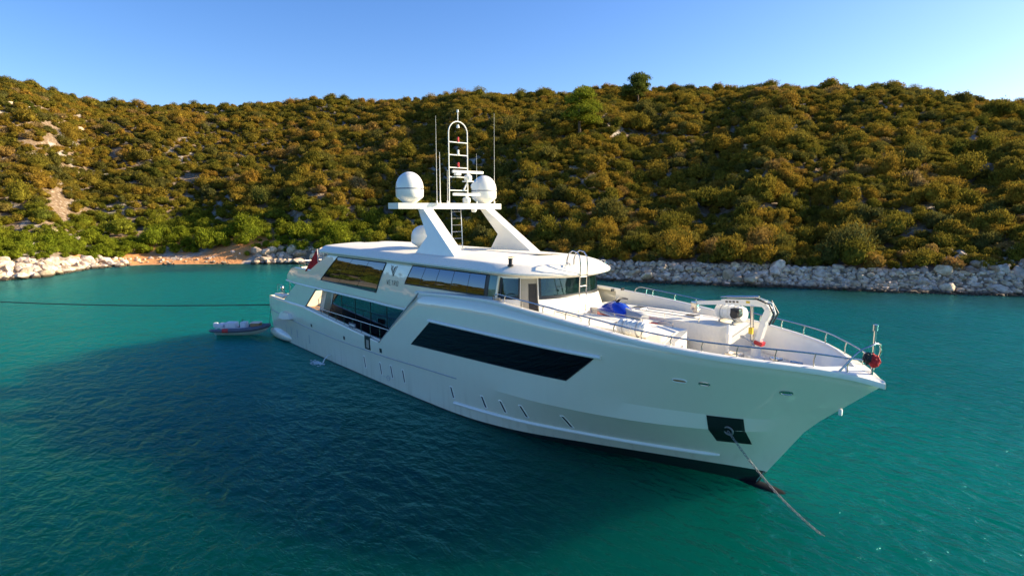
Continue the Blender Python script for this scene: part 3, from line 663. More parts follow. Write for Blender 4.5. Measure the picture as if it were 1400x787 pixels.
# big windows
c = [(10.55, 5.62), (18.3, 5.55), (19.15, 7.33), (12.85, 7.33)]; ow = decal('upper_aft_window', c, M['glass'], SBV, 0.015, 20, 10); frame(c, SBV, 0.04, M['blackpaint'], ow)
def joints(c, fr_, parents):
    for o, sg in zip(parents, (1, -1)):
        for f in fr_:
            xb = c[0][0] + (c[1][0] - c[0][0]) * f; zb = c[0][1] + (c[1][1] - c[0][1]) * f; xt = c[3][0] + (c[2][0] - c[3][0]) * f; zt = c[3][1] + (c[2][1] - c[3][1]) * f
            bm = bmesh.new(); tube(bm, [(xb + (xt - xb) * k / 8, sg * ((surf(SBV, xb + (xt - xb) * k / 8, zb + (zt - zb) * k / 8) or -3.9) - .012), zb + (zt - zb) * k / 8) for k in range(9)], .014, 5); finish('glass_joint', bm, M['blackpaint'], o)
joints(c, (.34, .68), ow)
c = [(21.2, 6.3), (27.75, 6.26), (27.75, 7.28), (21.72, 7.33)]; ow = decal('upper_forward_window', c, M['glass'], SBV, 0.015, 20, 10); frame(c, SBV, 0.03, M['blackpaint'], ow); joints(c, (.2, .4, .6, .8), ow)
decal('side_window_post', [(27.78, 6.24), (27.98, 6.24), (27.98, 7.38), (27.78, 7.38)], M['blackpaint'], SBV, 0.02, 2, 6)
decal('side_window', [(28.0, 6.28), (28.52, 6.28), (28.52, 7.3), (28.0, 7.3)], M['glassclear'], SBV, 0.015, 4, 6)
c = [(22.17, 3.05), (33.62, 3.42), (35.05, 4.60), (24.02, 4.53)]; ow = decal('hull_window', c, M['glassdark'], HB, 0.01, 24, 6); frame(c, HB, 0.018, M['blackpaint'], ow)
# eyebrow moulding above the hull window
for sgn in (-1, 1):
    bm = bmesh.new(); pts = []
    for i in range(25):
        x = 23.95 + (35.4 - 23.95) * i / 24; z = 4.62 + 0.09 * i / 24; pts.append((x, sgn * (-(surf(HB, x, z)) + 0.03), z))
    tube(bm, pts, 0.085, 8); finish('eyebrow_moulding', bm, M['white'], Y)
    bm = bmesh.new(); pts = []
    for i in range(30):
        x = 26 + (38.9 - 26) * i / 29; z = 0.62 + 0.42 * i / 29
        y = surf(HB, x, z); pts.append((x, sgn * (-y + 0.02), z))
    tube(bm, pts, [0.085] * 29 + [0.05], 8); finish('spray_rail', bm, M['white'], Y)
    bm = bmesh.new(); pts = []
    for i in range(60):
        x = 0.3 + 26 * i / 59; z = interp(zA, x) + 0.01; pts.append((x, sgn * (-(surf(HB, x, z)) + 0.005), z))
    tube(bm, pts, 0.035, 6); finish('rub_rail', bm, M['grey'], Y)
# joint groove line of the raised side
for sgn in (-1, 1):
    bm = bmesh.new(); tube(bm, [(18.6 + 4.35 * t, sgn * 4.12 if t < .7 else sgn * (4.12 - .05 * (t - .7)), 2.56 + 3.41 * t) for t in (0, .2, .4, .6, .8, 1)], 0.035, 6); finish('edge_moulding', bm, M['grey'], Y)
# slit portholes (centre x via bearing on the hull side, z)
def on_side(px, py, y=-4.08):
    d = ray(px, py); t = (y - CAM.y) / d.y; p = CAM + d * t; return p.x, p.z
def on_hull(px, py, bvh=None):
    h = (bvh or HB).ray_cast(CAM, ray(px, py).normalized()); return (h[0].x, h[0].z) if h[0] else on_side(px, py)
slit_m = M['blackpaint']
for px, py in [(499, 494.4), (520.8, 503.6), (535.7, 508), (552, 514), (618.5, 536), (661.6, 549), (687.6, 555.5), (716, 562), (775.4, 576)]:
    x, z = on_hull(px, py); hh = 0.29 if px > 600 else 0.36; wd = 0.085; sl = 0.10
    c0 = [(x - wd - sl * -1 * 0 + sl, z - hh), (x + wd + sl, z - hh), (x + wd - sl, z + hh), (x - wd - sl, z + hh)]
    fr_ = [(x - wd * 2.1 + sl, z - hh * 1.16), (x + wd * 2.1 + sl, z - hh * 1.16), (x + wd * 2.1 - sl, z + hh * 1.16), (x - wd * 2.1 - sl, z + hh * 1.16)]
    a = decal('porthole', c0, M['blackpaint'], HB, 0.012, 2, 4)
    frame(c0, HB, 0.03, M['white'], a, 'porthole_rim', 0.0)
for px, py in [(391.5, 449), (398.4, 452), (406.6, 456), (423, 463.5)]:
    x, z = on_hull(px, py); decal('vent_slot', [(x - .05, z - .33), (x + .07, z - .33), (x + .07, z + .33), (x - .05, z + .33)], M['grey'], HB, 0.01, 2, 3)
for px, py, s in [(425.8, 444.7, .11), (470.5, 461.7, .11), (520.5, 479, .13)]:
    x, z = on_hull(px, py); decal('drain_port', [(x - s, z - s), (x + s, z - s), (x + s, z + s), (x - s, z + s)], M['blackpaint'], HB, 0.012, 2, 2)
x, z = on_hull(502.5, 468.5); hp = decal('side_hatch', [(x - .38, z - .42), (x + .32, z - .42), (x + .32, z + .42), (x - .38, z + .42)], M['blackpaint'], HB, 0.012, 3, 3)
for o, sg in zip(hp, (1, -1)):
    bm = bmesh.new(); box(bm, (x + .02, sg * -4.15, z - .06), (.34, .02, .5)); finish('hatch_window', bm, M['interior'], o)
# bow fittings
def oval(px, py, L_, h_, mat, name, rim):
    x, z = on_hull(px, py); y = surf(HB, x, z); y2 = surf(HB, x + .3, z); tang = Vector((.3, y2 - y, 0)).normalized(); nrm = Vector((tang.y, -tang.x, 0)); 
    yu = surf(HB, x, z + .2); upn = Vector((0, yu - y, .2)).normalized(); nrm = tang.cross(upn).normalized(); nrm = nrm if nrm.y < 0 else -nrm
    for sg in (1, -1):
        bm = bmesh.new(); F = []
        for k in range(24):
            a = 2 * math.pi * k / 24; ca = math.copysign(abs(math.cos(a)) ** 0.6, math.cos(a)); q = Vector((x, y, z)) + tang * L_ * ca + upn * h_ * math.sin(a); F.append(q)
        f0 = [bm.verts.new((q.x + nrm.x * .015, sg * (q.y + nrm.y * .015), q.z + nrm.z * .015)) for q in F]; b0 = [bm.verts.new((q.x - nrm.x * .05, sg * (q.y - nrm.y * .05), q.z - nrm.z * .05)) for q in F]
        bm.faces.new(f0); bm.faces.new(b0[::-1])
        for k in range(24): bm.faces.new((f0[k], b0[k], b0[(k + 1) % 24], f0[(k + 1) % 24]))
        o = finish(name, bm, mat, Y)
        bm = bmesh.new(); tube(bm, [(q.x + nrm.x * .015, sg * (q.y + nrm.y * .015), q.z + nrm.z * .015) for q in F], 0.022, 6, closed=True); finish('rim', bm, rim, o)
oval(929, 520, .26, .07, M['teak'], 'fairlead', M['white']); oval(963, 524.3, .18, .07, M['steel'], 'fairlead', M['steel']); oval(1075, 536.5, .20, .08, M['steel'], 'fairlead', M['steel'])
pk4 = [on_hull(980, 602), on_hull(1028, 607), on_hull(1016.5, 572.5), on_hull(966, 567)]
apo = decal('anchor_pocket', pk4, M['blackpaint'], HB, 0.02, 10, 8, thick=0.06)
hx, hz = on_hull(997, 588); hy = surf(HB, hx, hz)
for o, sg in zip(apo, (1, -1)):
    bm = bmesh.new(); tube(bm, [(hx + .17 * math.cos(a), sg * (hy - .06 - .04 * math.sin(a)), hz + .15 * math.sin(a)) for a in [2 * math.pi * k / 20 for k in range(20)]], 0.035, 8, closed=True); finish('hawse_ring', bm, M['chain'], o)
# little white fitting on the stem
bm = bmesh.new(); box(bm, (42.75, 0, 3.55), (.12, .1, .22)); bevel(bm, .03); finish('stem_fitting', bm, M['white'], Y)
# stem guard
bm = bmesh.new(); tube(bm, [(39.94, 0, -.1), (40.1, 0, .25), (40.32, 0, .62)], 0.05, 8); finish('stem_guard', bm, M['steel'], Y)
# cap rail (bulwark top) ----------------------------------------------------
DECK = 4.45
def capin(x): return max(0.0, interp(yS, x) - (0.24 + 0.5 * max(0, x - 42.2)))
XB = 43.05
xs2 = [22.95 + 0.5 * i for i in range(41) if 22.95 + .5 * i < XB] + [XB - .05, XB]
def sidetop(x):
    y = interp(yS, x)
    if x < 34: y -= 0.10 * (interp(zS, x) - 5.2) ** 2 * min(1, (34 - x) / 6)
    return y
for sgn in (-1, 1):
    bm = bmesh.new(); g = []
    for x in xs2 + [43.3, 43.6, 43.85, 44.0]:
        yo = sidetop(x); z = interp(zS, x); yi = max(0, min(yo - 0.22, capin(x))) if x < XB else 0
        if x < 28.8: yi = max(yi, 0); yi = yo - 0.30
        if x > XB - 0.6 and x < XB: yi *= max(0, (XB - x) / .6) ** .5
        prof = [(yo + .01, z - .16), (yo + .045, z - .07), (yo + .02, z + .02), (max(yo - .05, 0), z + .05), (min(yi + .03, yo), z + .05 + (.05 if x > 42.5 else 0)), (yi, z + .03), (yi, z - .1)]
        g.append([bm.verts.new((x + (.02 if k < 3 and x > 43 else 0), sgn * max(0, q), zz)) for k, (q, zz) in enumerate(prof)])
    for i in range(len(g) - 1):
        for k in range(6):
            try: bm.faces.new((g[i][k], g[i + 1][k], g[i + 1][k + 1], g[i][k + 1]))
            except ValueError: pass
    bmesh.ops.remove_doubles(bm, verts=bm.verts, dist=0.002)
    finish('cap_rail', bm, M['white'], Y, angle=40)
    # inner bulwark face
    bm = bmesh.new(); g = []
    xi = [30.0 + .5 * i for i in range(27) if 30 + .5 * i < XB - .1] + [XB - .1, XB + .02]
    for x in xi:
        yi = min(sidetop(x) - .22, capin(x)); z = interp(zS, x)
        if x > XB - 0.6: yi *= max(0, (XB + .02 - x) / .62) ** .5
        _h = surf(HB, x - (.5 if x > 40 else 0), DECK); yb = max(0, min(yi - .05, (-_h if _h else .25) - .13)); 
        g.append([bm.verts.new((x - (0.5 * k / 5 if x > 40 else 0), sgn * (yi + (yb - yi) * k / 5), z - .05 + (DECK - z + .05) * k / 5)) for k in range(6)])
    for i in range(len(g) - 1):
        for k in range(5): bm.faces.new((g[i][k], g[i + 1][k], g[i + 1][k + 1], g[i][k + 1]))
    bmesh.ops.remove_doubles(bm, verts=bm.verts, dist=0.003)
    finish('bulwark_lining', bm, M['white'], Y)
# foredeck
bm = bmesh.new(); pl = []
for x in [29.0 + .5 * i for i in range(28)] + [42.9]: _h = surf(HB, x, DECK - .06); pl.append((x, max(.04, min(3.9, capin(x) - .02, (-_h if _h else .3) - .14))))
prism(bm, pl + [(x, -y) for x, y in pl[::-1]], 'z', DECK - .12, DECK); finish('foredeck', bm, M['deck'], Y)
# main deck aft, with its inner house wall
bm = bmesh.new(); prism(bm, [(0.1, -3.85), (22.5, -3.95), (22.5, 3.95), (0.1, 3.85)], 'z', 2.0, 2.1); finish('main_deck', bm, M['teak'], Y)
bm = bmesh.new(); box(bm, (16.0, 0, 3.5), (13.0, 5.9, 2.75)); finish('saloon_wall', bm, M['white'], Y)
for sg in (-1, 1):
    bm = bmesh.new(); prism(bm, [(9.0, 2.35), (22.4, 2.35), (22.4, 4.84), (10.3, 4.84)], 'y', sg * 2.952, sg * 3.0); sw = finish('saloon_window', bm, M['glass'], Y, smooth=False)
    for xm in (11.4, 13.4, 15.5, 17.6, 19.7):
        bm = bmesh.new(); box(bm, (xm, sg * 3.005, 3.88), (.05, .02, 1.85)); finish('mullion', bm, M['blackpaint'], sw)
    # bulwark lining of the side deck and its rail
    bm = bmesh.new(); ys_ = 3.98
    prism(bm, [(3.6, 2.1), (19.0, 2.1), (18.7, 2.62), (7.8, 3.42), (3.6, 3.42)], 'y', sg * (ys_ - .1), sg * (ys_ - .02)); finish('side_bulwark', bm, M['white'], Y, smooth=False)
    bm = bmesh.new(); ra = (9.3, sg * 4.0, 3.52); rb = (20.2, sg * 4.0, 3.40)
    tube(bm, [ra, rb], .028, 8)
    for k in range(9):
        x = 10.2 + k * 1.18; zb = lin(TT, x); 
        if x < 19.7: tube(bm, [(x, sg * 4.0, zb), (x, sg * 4.0, 3.52 - .12 * (x - 9.3) / 10.9)], .018, 6)
    finish('side_deck_rail', bm, M['steel'], Y)
    bm = bmesh.new(); prism(bm, [(3.5, 3.41), (7.6, 3.41), (9.7, 4.98), (6.2, 4.98)], 'y', sg * 4.09, sg * 3.95); bevel(bm, .02); finish('buttress', bm, M['hull'], Y)
    bm = bmesh.new(); prism(bm, [(7.9, 2.1), (8.4, 2.1), (9.8, 4.85), (9.0, 4.85)], 'y', sg * 2.5, sg * 3.3); finish('stair_screen', bm, M['white'], Y, smooth=False)
    bm = bmesh.new(); tube(bm, [(4.1, sg * 3.8, 3.4), (4.1, sg * 3.8, 4.95)], .04, 8); finish('deck_post', bm, M['steel'], Y)
    bm = bmesh.new(); box(bm, (1.7, sg * 3.5, 3.52), (1.9, .7, .3)); bevel(bm, .13, 3); finish('quarter_locker', bm, M['white'], Y)
    bm = bmesh.new(); lathe(bm, [(.0, 0), (.13, 0), (.13, .05), (.07, .1), (.07, .25), (.17, .32), (.15, .4), (0, .42)], (1.5, sg * 3.45, 3.83), 16)
    tube(bm, [(.6, sg * 3.5, 3.8), (.6, sg * 3.5, 4.25), (.8, sg * 3.5, 4.35), (1.9, sg * 3.5, 4.35), (2.1, sg * 3.5, 4.25), (2.1, sg * 3.5, 3.8)], .022, 8); finish('mooring_winch', bm, M['steel'], Y)
# sign plate on the rail
bm = bmesh.new(); box(bm, (15.0, -4.05, 3.05), (.95, .03, .3)); bp_ = finish('name_board', bm, M['navy'], Y)
bm = bmesh.new()
for i in range(4): box(bm, (14.72 + i * .18, -4.07, 3.06), (.12, .02, .12))
finish('board_lettering', bm, M['white'], bp_)
# upper deck slab and aft deck
bm = bmesh.new(); out_ = [(3.75, 3.4), (4.4, 3.75), (6.5, 3.92), (21.5, 3.92), (28, 3.7), (29, 3.4)]
prism(bm, out_ + [(x, -y) for x, y in out_[::-1]], 'z', 4.88, 5.02); finish('upper_deck', bm, M['white'], Y)
bm = bmesh.new(); pts = [(3.75, -3.5), (3.6, -2.0), (3.55, 0), (3.6, 2.0), (3.75, 3.5)]
g = [[bm.verts.new((x + dx, y, z)) for x, y in pts] for dx, z in ((0, 4.95), (.15, 5.3), (.55, 5.75), (1.3, 6.05), (2.1, 6.17), (2.15, 5.9), (1.9, 5.0))]
for i in range(len(g) - 1):
    for k in range(4): bm.faces.new((g[i][k], g[i + 1][k], g[i + 1][k + 1], g[i][k + 1]))
finish('aft_bulwark', bm, M['hull'], Y)
for sg in (-1, 1):
    bm = bmesh.new()
    loop = [(4.3, 0, 6.5), (4.4, sg * 2.6, 6.5), (5.0, sg * 3.4, 6.5), (8.4, sg * 3.75, 6.52)]
    tube(bm, loop, .025, 8)
    for x, y in ((4.4, 1.2), (4.42, 2.6), (5.2, 3.42), (6.3, 3.55), (7.4, 3.65)): tube(bm, [(x, sg * y, 6.1), (x, sg * y, 6.5)], .02, 6)
    finish('aft_deck_rail', bm, M['steel'], Y)
    bm = bmesh.new(); tube(bm, [(10.0, sg * 3.55, 5.0), (10.0, sg * 3.55, 7.6)], .045, 8); finish('roof_post', bm, M['white'], Y)
# upper saloon block (gives the windows something behind)
bm = bmesh.new(); prism(bm, [(12.5, -3.6), (28, -3.1), (28, 3.1), (12.5, 3.6)], 'z', 5.02, 7.5); finish('upper_saloon', bm, M['darkint'], Y, smooth=False)
# side ledge between hull top and house
for sg in (-1, 1):
    bm = bmesh.new(); g = []
    for i in range(16):
        x = 22.4 + 6.4 * i / 15; z = max(5.55, interp(zS, max(x, 22.95))); g.append([bm.verts.new((x, sg * (sidetop(x) - .05), z + .03)), bm.verts.new((x, sg * (sup_y(x, 6.2) - .1), z + .07)), bm.verts.new((x, sg * (sup_y(x, 6.2) - .1), z - .1)), bm.verts.new((x, sg * (sidetop(x) - .05), z - .1))])
    for i in range(15):
        for k in range(4): bm.faces.new((g[i][k], g[i + 1][k], g[i + 1][(k + 1) % 4], g[i][(k + 1) % 4]))
    finish('side_ledge', bm, M['white'], Y)
# ------------------------------------------------------------ wheelhouse
WH = [(28.4, 3.30), (28.9, 3.2), (29.4, 2.95), (29.8, 2.6), (30.12, 2.1), (30.35, 1.5), (30.5, .8), (30.55, 0)]
WH = [(x, -y) for x, y in WH] + [(x, y) for x, y in WH[::-1][1:]]
dens = []
for (xa, ya), (xb, yb) in zip(WH, WH[1:]):
    for k in range(6): dens.append((xa + (xb - xa) * k / 6, ya + (yb - ya) * k / 6))
dens.append(WH[-1])
# smooth
for _ in range(6): dens = [dens[0]] + [((a[0] + 2 * b[0] + c_[0]) / 4, (a[1] + 2 * b[1] + c_[1]) / 4) for a, b, c_ in zip(dens, dens[1:], dens[2:])] + [dens[-1]]
def whp(i, z, off=0.0):
    """point on the wheelhouse wall loop at station i (float), height z; the wall leans forward to its foot"""
    i = max(0, min(len(dens) - 1.001, i)); k = int(i); f = i - k; a, b = dens[k], dens[k + 1]; x = a[0] + (b[0] - a[0]) * f; y = a[1] + (b[1] - a[1]) * f
    t = Vector((b[0] - a[0], b[1] - a[1], 0)).normalized(); n = Vector((-t.y, t.x, 0)); n = n if n.x > 0 or (n.y * y > 0) else -n
    if n.dot(Vector((x - 27, y, 0))) < 0: n = -n
    lean = (6.3 - z) * 0.35 if z < 6.3 else (6.3 - z) * 0.12
    return Vector((x, y, z)) + n * (off + lean)
def bearing_station(px, z=6.75):
    best = None
    for j in range(0, (len(dens) - 1) * 10):
        p = whp(j / 10, z); d = p - CAM; u = 700 + FOC * d.dot(rgt) / d.dot(fwd)
        if best is None or abs(u - px) < best[0]: best = (abs(u - px), j / 10)
    return best[1]
def whpanel(name, i0, i1, z0, z1, off, mat, thick=0.06, parent=Y, n=14):
    bm = bmesh.new(); A = []; B = []
    for k in range(n + 1):
        i = i0 + (i1 - i0) * k / n; A.append([bm.verts.new(whp(i, z0 + (z1 - z0) * q / 3, off)) for q in range(4)]); B.append([bm.verts.new(whp(i, z0 + (z1 - z0) * q / 3, off - thick)) for q in range(4)])
    for k in range(n):
        for q in range(3): bm.faces.new((A[k][q], A[k + 1][q], A[k + 1][q + 1], A[k][q + 1])); bm.faces.new((B[k][q], B[k][q + 1], B[k + 1][q + 1], B[k + 1][q]))
        for q in (0, 3): bm.faces.new((A[k][q], A[k + 1][q], B[k + 1][q], B[k][q]))
    for k in (0, n):
        for q in range(3): bm.faces.new((A[k][q], A[k][q + 1], B[k][q + 1], B[k][q]))
    return finish(name, bm, mat, parent)
NS = len(dens) - 1
s_door0, s_door1 = bearing_station(711), bearing_station(736)
s_w0, s_w1 = bearing_station(686), bearing_station(708.5)
s_f0 = bearing_station(739); s_f1 = bearing_station(806); s_f2 = bearing_station(811); s_f3 = bearing_station(822)
print('stations', s_w0, s_w1, s_door0, s_door1, s_f0, s_f1, s_f2, s_f3, NS)
whpanel('wheelhouse_wall', 0, s_door0, 4.45, 6.22, 0, M['white'])
whpanel('wheelhouse_wall', s_door1, NS, 4.45, 6.22, 0, M['white'], n=40)
whpanel('wheelhouse_header', 0, NS, 7.2, 7.5, 0.0, M['white'], n=50)
# dark window surround as posts and sills
def surround(i0, i1, nm='window_surround'):
    whpanel(nm, i0, i1, 6.22, 6.37, 0.012, M['blackpaint'], n=30); 
surround(0, s_door0); surround(s_door1, NS)
panes = [(0.3, s_w0 - 1.2), (s_w0, s_w1), (s_f0 + .2, s_f1), (s_f2, s_f3 + 1.5)]
posts = [(0, .3), (s_w0 - 1.2, s_w0), (s_w1, s_door0), (s_door1, s_f0 + .2), (s_f1, s_f2), (s_f3 + 1.5, NS - 8)]
for a, b in panes:
    if b - a > .3: whpanel('wheelhouse_window', a, b, 6.36, 7.22, -0.02, M['glassclear'], 0.02)
for a, b in posts:
    if b - a > .02: whpanel('window_post', a, b, 6.36, 7.22, 0.005, M['blackpaint'], 0.07, n=3)
whpanel('wheelhouse_window', NS - 8, NS - .3, 6.36, 7.22, -0.02, M['glassclear'], 0.02)
whpanel('window_post', NS - .3, NS, 6.36, 7.22, 0.005, M['blackpaint'], 0.07, n=3)
# door: frame, dark glazed leaf set in
for a, b in ((s_door0, s_door0 + .25), (s_door1 - .35, s_door1)):
    whpanel('door_frame', a, b, 4.5, 7.22, 0.03, M['white'], 0.16, n=3)
dr = whpanel('door', s_door0 + .25, s_door1 - .35, 4.5, 7.22, -0.1, M['interior'], 0.05, n=4)
sm_ = (s_door0 + s_door1) / 2
whpanel('door_glass', sm_ - .1, s_door1 - .55, 5.2, 6.95, -0.085, M['darkint'], 0.02, dr, 4)
# interior
bm = bmesh.new(); box(bm, (28.2, 0, 6.2), (.1, 6.2, 2.4)); finish('wheelhouse_bulkhead', bm, M['interior'], Y, smooth=False)
bm = bmesh.new(); box(bm, (29.3, .3, 6.1), (1.0, 3.2, .5)); bevel(bm, .08); finish('helm_console', bm, M['darkint'], Y)
for yy, mt in ((-.8, 'blue'), (.1, 'yellow')):
    bm = bmesh.new(); box(bm, (28.75, yy, 6.45), (.18, .55, .9)); bevel(bm, .07, 3); box(bm, (29.0, yy, 6.0), (.5, .55, .18)); finish('helm_seat', bm, M[mt] if mt == 'yellow' else M['navy'], Y)
bm = bmesh.new(); prism(bm, [(28.3, -3.1), (29.4, -2.7), (30.3, 0), (29.4, 2.7), (28.3, 3.1)], 'z', 4.6, 5.5); finish('wheelhouse_floor', bm, M['interior'], Y, smooth=False)
# ------------------------------------------------------------ roof
RO = [(9.6, 0), (9.6, 3.55), (9.75, 3.85), (10.1, 3.98), (20, 4.0), (26.5, 3.98), (28.2, 3.85), (29.4, 3.55), (30.3, 3.0), (30.95, 2.2), (31.3, 1.2), (31.42, 0)]
loop = []
for (xa, ya), (xb, yb) in zip(RO, RO[1:]):
    n = max(2, int(math.hypot(xb - xa, yb - ya) / .35))
    for k in range(n): loop.append((xa + (xb - xa) * k / n, ya + (yb - ya) * k / n))
loop.append(RO[-1]); full = [(x, -y) for x, y in loop] + [(x, y) for x, y in loop[::-1][1:-1]]
for _ in range(3): full = [((full[i - 1][0] + 2 * full[i][0] + full[(i + 1) % len(full)][0]) / 4, (full[i - 1][1] + 2 * full[i][1] + full[(i + 1) % len(full)][1]) / 4) for i in range(len(full))]
def zdrop(x): return -0.16 * max(0, (x - 26.0) / 5.4) ** 1.6
bm = bmesh.new(); rings = []
def ring(sc_in, z):
    r = []
    for x, y in full:
        yy = y * (1 - sc_in / 4.0); xx = x + (-(sc_in) if x > 29.6 and abs(y) < 3.4 else (-sc_in * max(0, (x - 27.5) / 2.1) if x > 27.5 else (sc_in * .35 if x < 9.9 else 0)))
        r.append(bm.verts.new((xx, yy, z + zdrop(x))))
    return r
for a, z in ((1.2, 7.39), (.34, 7.39), (0.03, 7.50), (0.0, 7.53), (0.0, 7.60), (.06, 7.65), (.42, 7.90), (.52, 7.945), (.64, 7.965), (1.5, 8.03), (2.4, 8.08), (3.2, 8.10)): rings.append(ring(a, z))
for A, B in zip(rings, rings[1:]):
    for k in range(len(A)): bm.faces.new((A[k], A[(k + 1) % len(A)], B[(k + 1) % len(A)], B[k]))
bm.faces.new(rings[0][::-1]); bm.faces.new(rings[-1])
finish('roof', bm, M['deck'], Y, angle=16)
# roof fittings
for px, py in ((649, 364),):
    bm = bmesh.new(); lathe(bm, [(0, 0), (.14, 0), (.14, .06), (.09, .08), (.09, .3), (.11, .32), (.11, .36), (0, .37)], (29.3, -3.1, 7.8), 16); finish('roof_searchlight', bm, M['black'], Y)
for x, y in ((26.2, -3.35), (30.9, -.9), (30.6, 2.0), (14.5, -3.4)):
    bm = bmesh.new(); tube(bm, [(x - .12, y, 7.78), (x - .12, y, 7.9), (x + .12, y, 7.9), (x + .12, y, 7.78)], .03, 6); finish('roof_cleat', bm, M['steel'], Y)
# ------------------------------------------------------------ radar arch
def aty(px, py, y):
    d = ray(px, py); t = (y - CAM.y) / d.y; p = CAM + d * t; return p.x, p.z
leg = [(20.75, 10.46), (22.1, 8.95), (21.2, 8.0), (25.0, 7.95), (21.3, 10.46)]
for sg in (-1, 1):
    bm = bmesh.new(); yb0, yb1, yt0, yt1 = 3.12, 2.42, 2.6, 1.95
    f0 = []; f1 = []
    for x, z in leg:
        k = (z - 7.95) / 2.5; f0.append(bm.verts.new((x, sg * (yb0 + (yt0 - yb0) * k), z))); f1.append(bm.verts.new((x, sg * (yb1 + (yt1 - yb1) * k), z)))
    bm.faces.new(f0); bm.faces.new(f1[::-1])
    for i in range(5): bm.faces.new((f0[i], f1[i], f1[(i + 1) % 5], f0[(i + 1) % 5]))
    bevel(bm, .03, 2); finish('radar_arch_leg', bm, M['white'], Y, angle=30)
bm = bmesh.new(); prism(bm, [(19.5, -3.8), (20.6, -3.8), (21.4, -1.2), (21.4, 1.2), (20.6, 3.8), (19.5, 3.8), (19.9, 0)], 'z', 10.46, 10.80); bevel(bm, .04, 2); finish('radar_arch_crossbar', bm, M['white'], Y, angle=30)
def dome(c, r, h, name='satellite_dome', band=True):
    bm = bmesh.new(); x, y, z = c
    hb = h - r
    prof = [(0, 0), (r * .42, 0), (r * .5, .04), (r * .92, h * .17), (r * .985, h * .21), (r, h * .36), (r, h * .44), (r * 1.0, h * .44 + .06)]
    mi = [0, 0, 0, 0, 0, 0, 1 if band else 0]
    n = 12; z0 = h * .44 + .06; hh = h - z0
    for k in range(1, n + 1): a = math.pi / 2 * k / n; prof.append((r * math.cos(a), z0 + hh * math.sin(a))); mi.append(0)
    prof[-1] = (0, h)
    lathe(bm, prof, c, 36, mis=mi); return finish(name, bm, [M['white'], M['navy']], Y, angle=40)
dome((20.15, -2.75, 10.8), .80, 1.78); dome((20.15, 2.75, 10.8), .80, 1.78)
d3 = dome((18.6, -.9, 8.12), .72, 1.35, band=False)
# mast ladder frame
bm = bmesh.new(); mx, hw, z1 = 21.15, .68, 14.85
pts = [(mx, -hw, 10.78)] + [(mx, -hw, 10.78 + (z1 - 10.78) * k / 6) for k in range(1, 7)] + [(mx, -hw * math.cos(a), z1 + hw * math.sin(a)) for a in [math.pi * k / 12 for k in range(1, 12)]] + [(mx, hw, z1 - (z1 - 10.78) * k / 6) for k in range(0, 7)]
tube(bm, pts, .034, 8); mst = finish('signal_mast', bm, M['white'], Y)
for z in (14.33, 13.6, 12.87, 12.33, 11.55):
    bm = bmesh.new(); tube(bm, [(mx, -hw, z), (mx, hw, z)], .032, 8); finish('rung', bm, M['white'], mst)
for z, mt in ((14.37, 'redpaint'), (13.64, 'white'), (12.91, 'redpaint')):
    bm = bmesh.new(); lathe(bm, [(0, 0), (.08, 0), (.08, .05), (.06, .06), (.06, .2), (.08, .21), (.05, .27), (0, .27)], (mx, 0, z), 14); finish('navigation_light', bm, M[mt], mst)
bm = bmesh.new(); box(bm, (mx + .05, -.1, 12.52), (.3, .35, .22)); bevel(bm, .05); finish('mast_camera', bm, M['white'], mst)
bm = bmesh.new(); tube(bm, [(mx, 0, z1 + hw), (mx, 0, 16.1)], .025, 6); lathe(bm, [(0, 0), (.06, 0), (.06, .14), (0, .15)], (mx, 0, 16.05), 10); lathe(bm, [(0, 0), (.1, .02), (.06, .2), (0, .2)], (mx, 0, 15.15), 10); finish('mast_head_aerial', bm, M['white'], mst)
# radars
def radar(x, y, z, L_):
    bm = bmesh.new(); lathe(bm, [(0, 0), (.2, 0), (.24, .08), (.24, .26), (.16, .34), (.08, .36), (.08, .42), (0, .42)], (x, y, z), 20); o = finish('radar', bm, M['white'], Y)
    bm = bmesh.new(); box(bm, (x, y, z + .5), (.14, L_, .16)); bevel(bm, .04, 2); b = finish('scanner_bar', bm, M['white'], o); return o
radar(21.1, .75, 12.15, 2.3); radar(21.2, .55, 10.82, 2.0)
bm = bmesh.new(); box(bm, (21.1, .75, 12.1), (.5, .5, .06)); tube(bm, [(21.1, .4, 11.55), (21.1, .75, 12.1)], .05, 6); finish('radar_bracket', bm, M['white'], Y)
bm = bmesh.new(); lathe(bm, [(0, -.02), (.13, 0), (.22, .06), (.24, .1), (.0, .1)], (21.5, .95, 11.8), 16, axis=(.7, -.6, .1)); finish('loudhailer', bm, M['white'], Y)
bm = bmesh.new(); lathe(bm, [(0, -.2), (.12, -.17), (.18, -.06), (.18, 0), (0, 0)], (21.2, 1.1, 10.45), 16); finish('floodlight', bm, M['white'], Y)
def whip(px, py0, py1, y, r=.012):
    x, z0 = aty(px, py1, y); _, z1_ = aty(px, py0, y); bm = bmesh.new(); n = 6
    tube(bm, [(x, y, z0 + (z1_ - z0) * k / n) for k in range(n + 1)], [r * (1.6 - 1.1 * k / n) for k in range(n + 1)], 6); lathe(bm, [(0, 0), (.05, 0), (.05, .18), (.02, .2), (0, .2)], (x, y, z0), 10); finish('whip_antenna', bm, M['white'], Y)
whip(597.5, 158, 279, -1.7); whip(602, 208, 279, -1.5, .022); whip(676, 155, 279, 3.5, .009); whip(652, 210, 279, 1.9, .01); whip(612, 232, 279, -.9, .01)
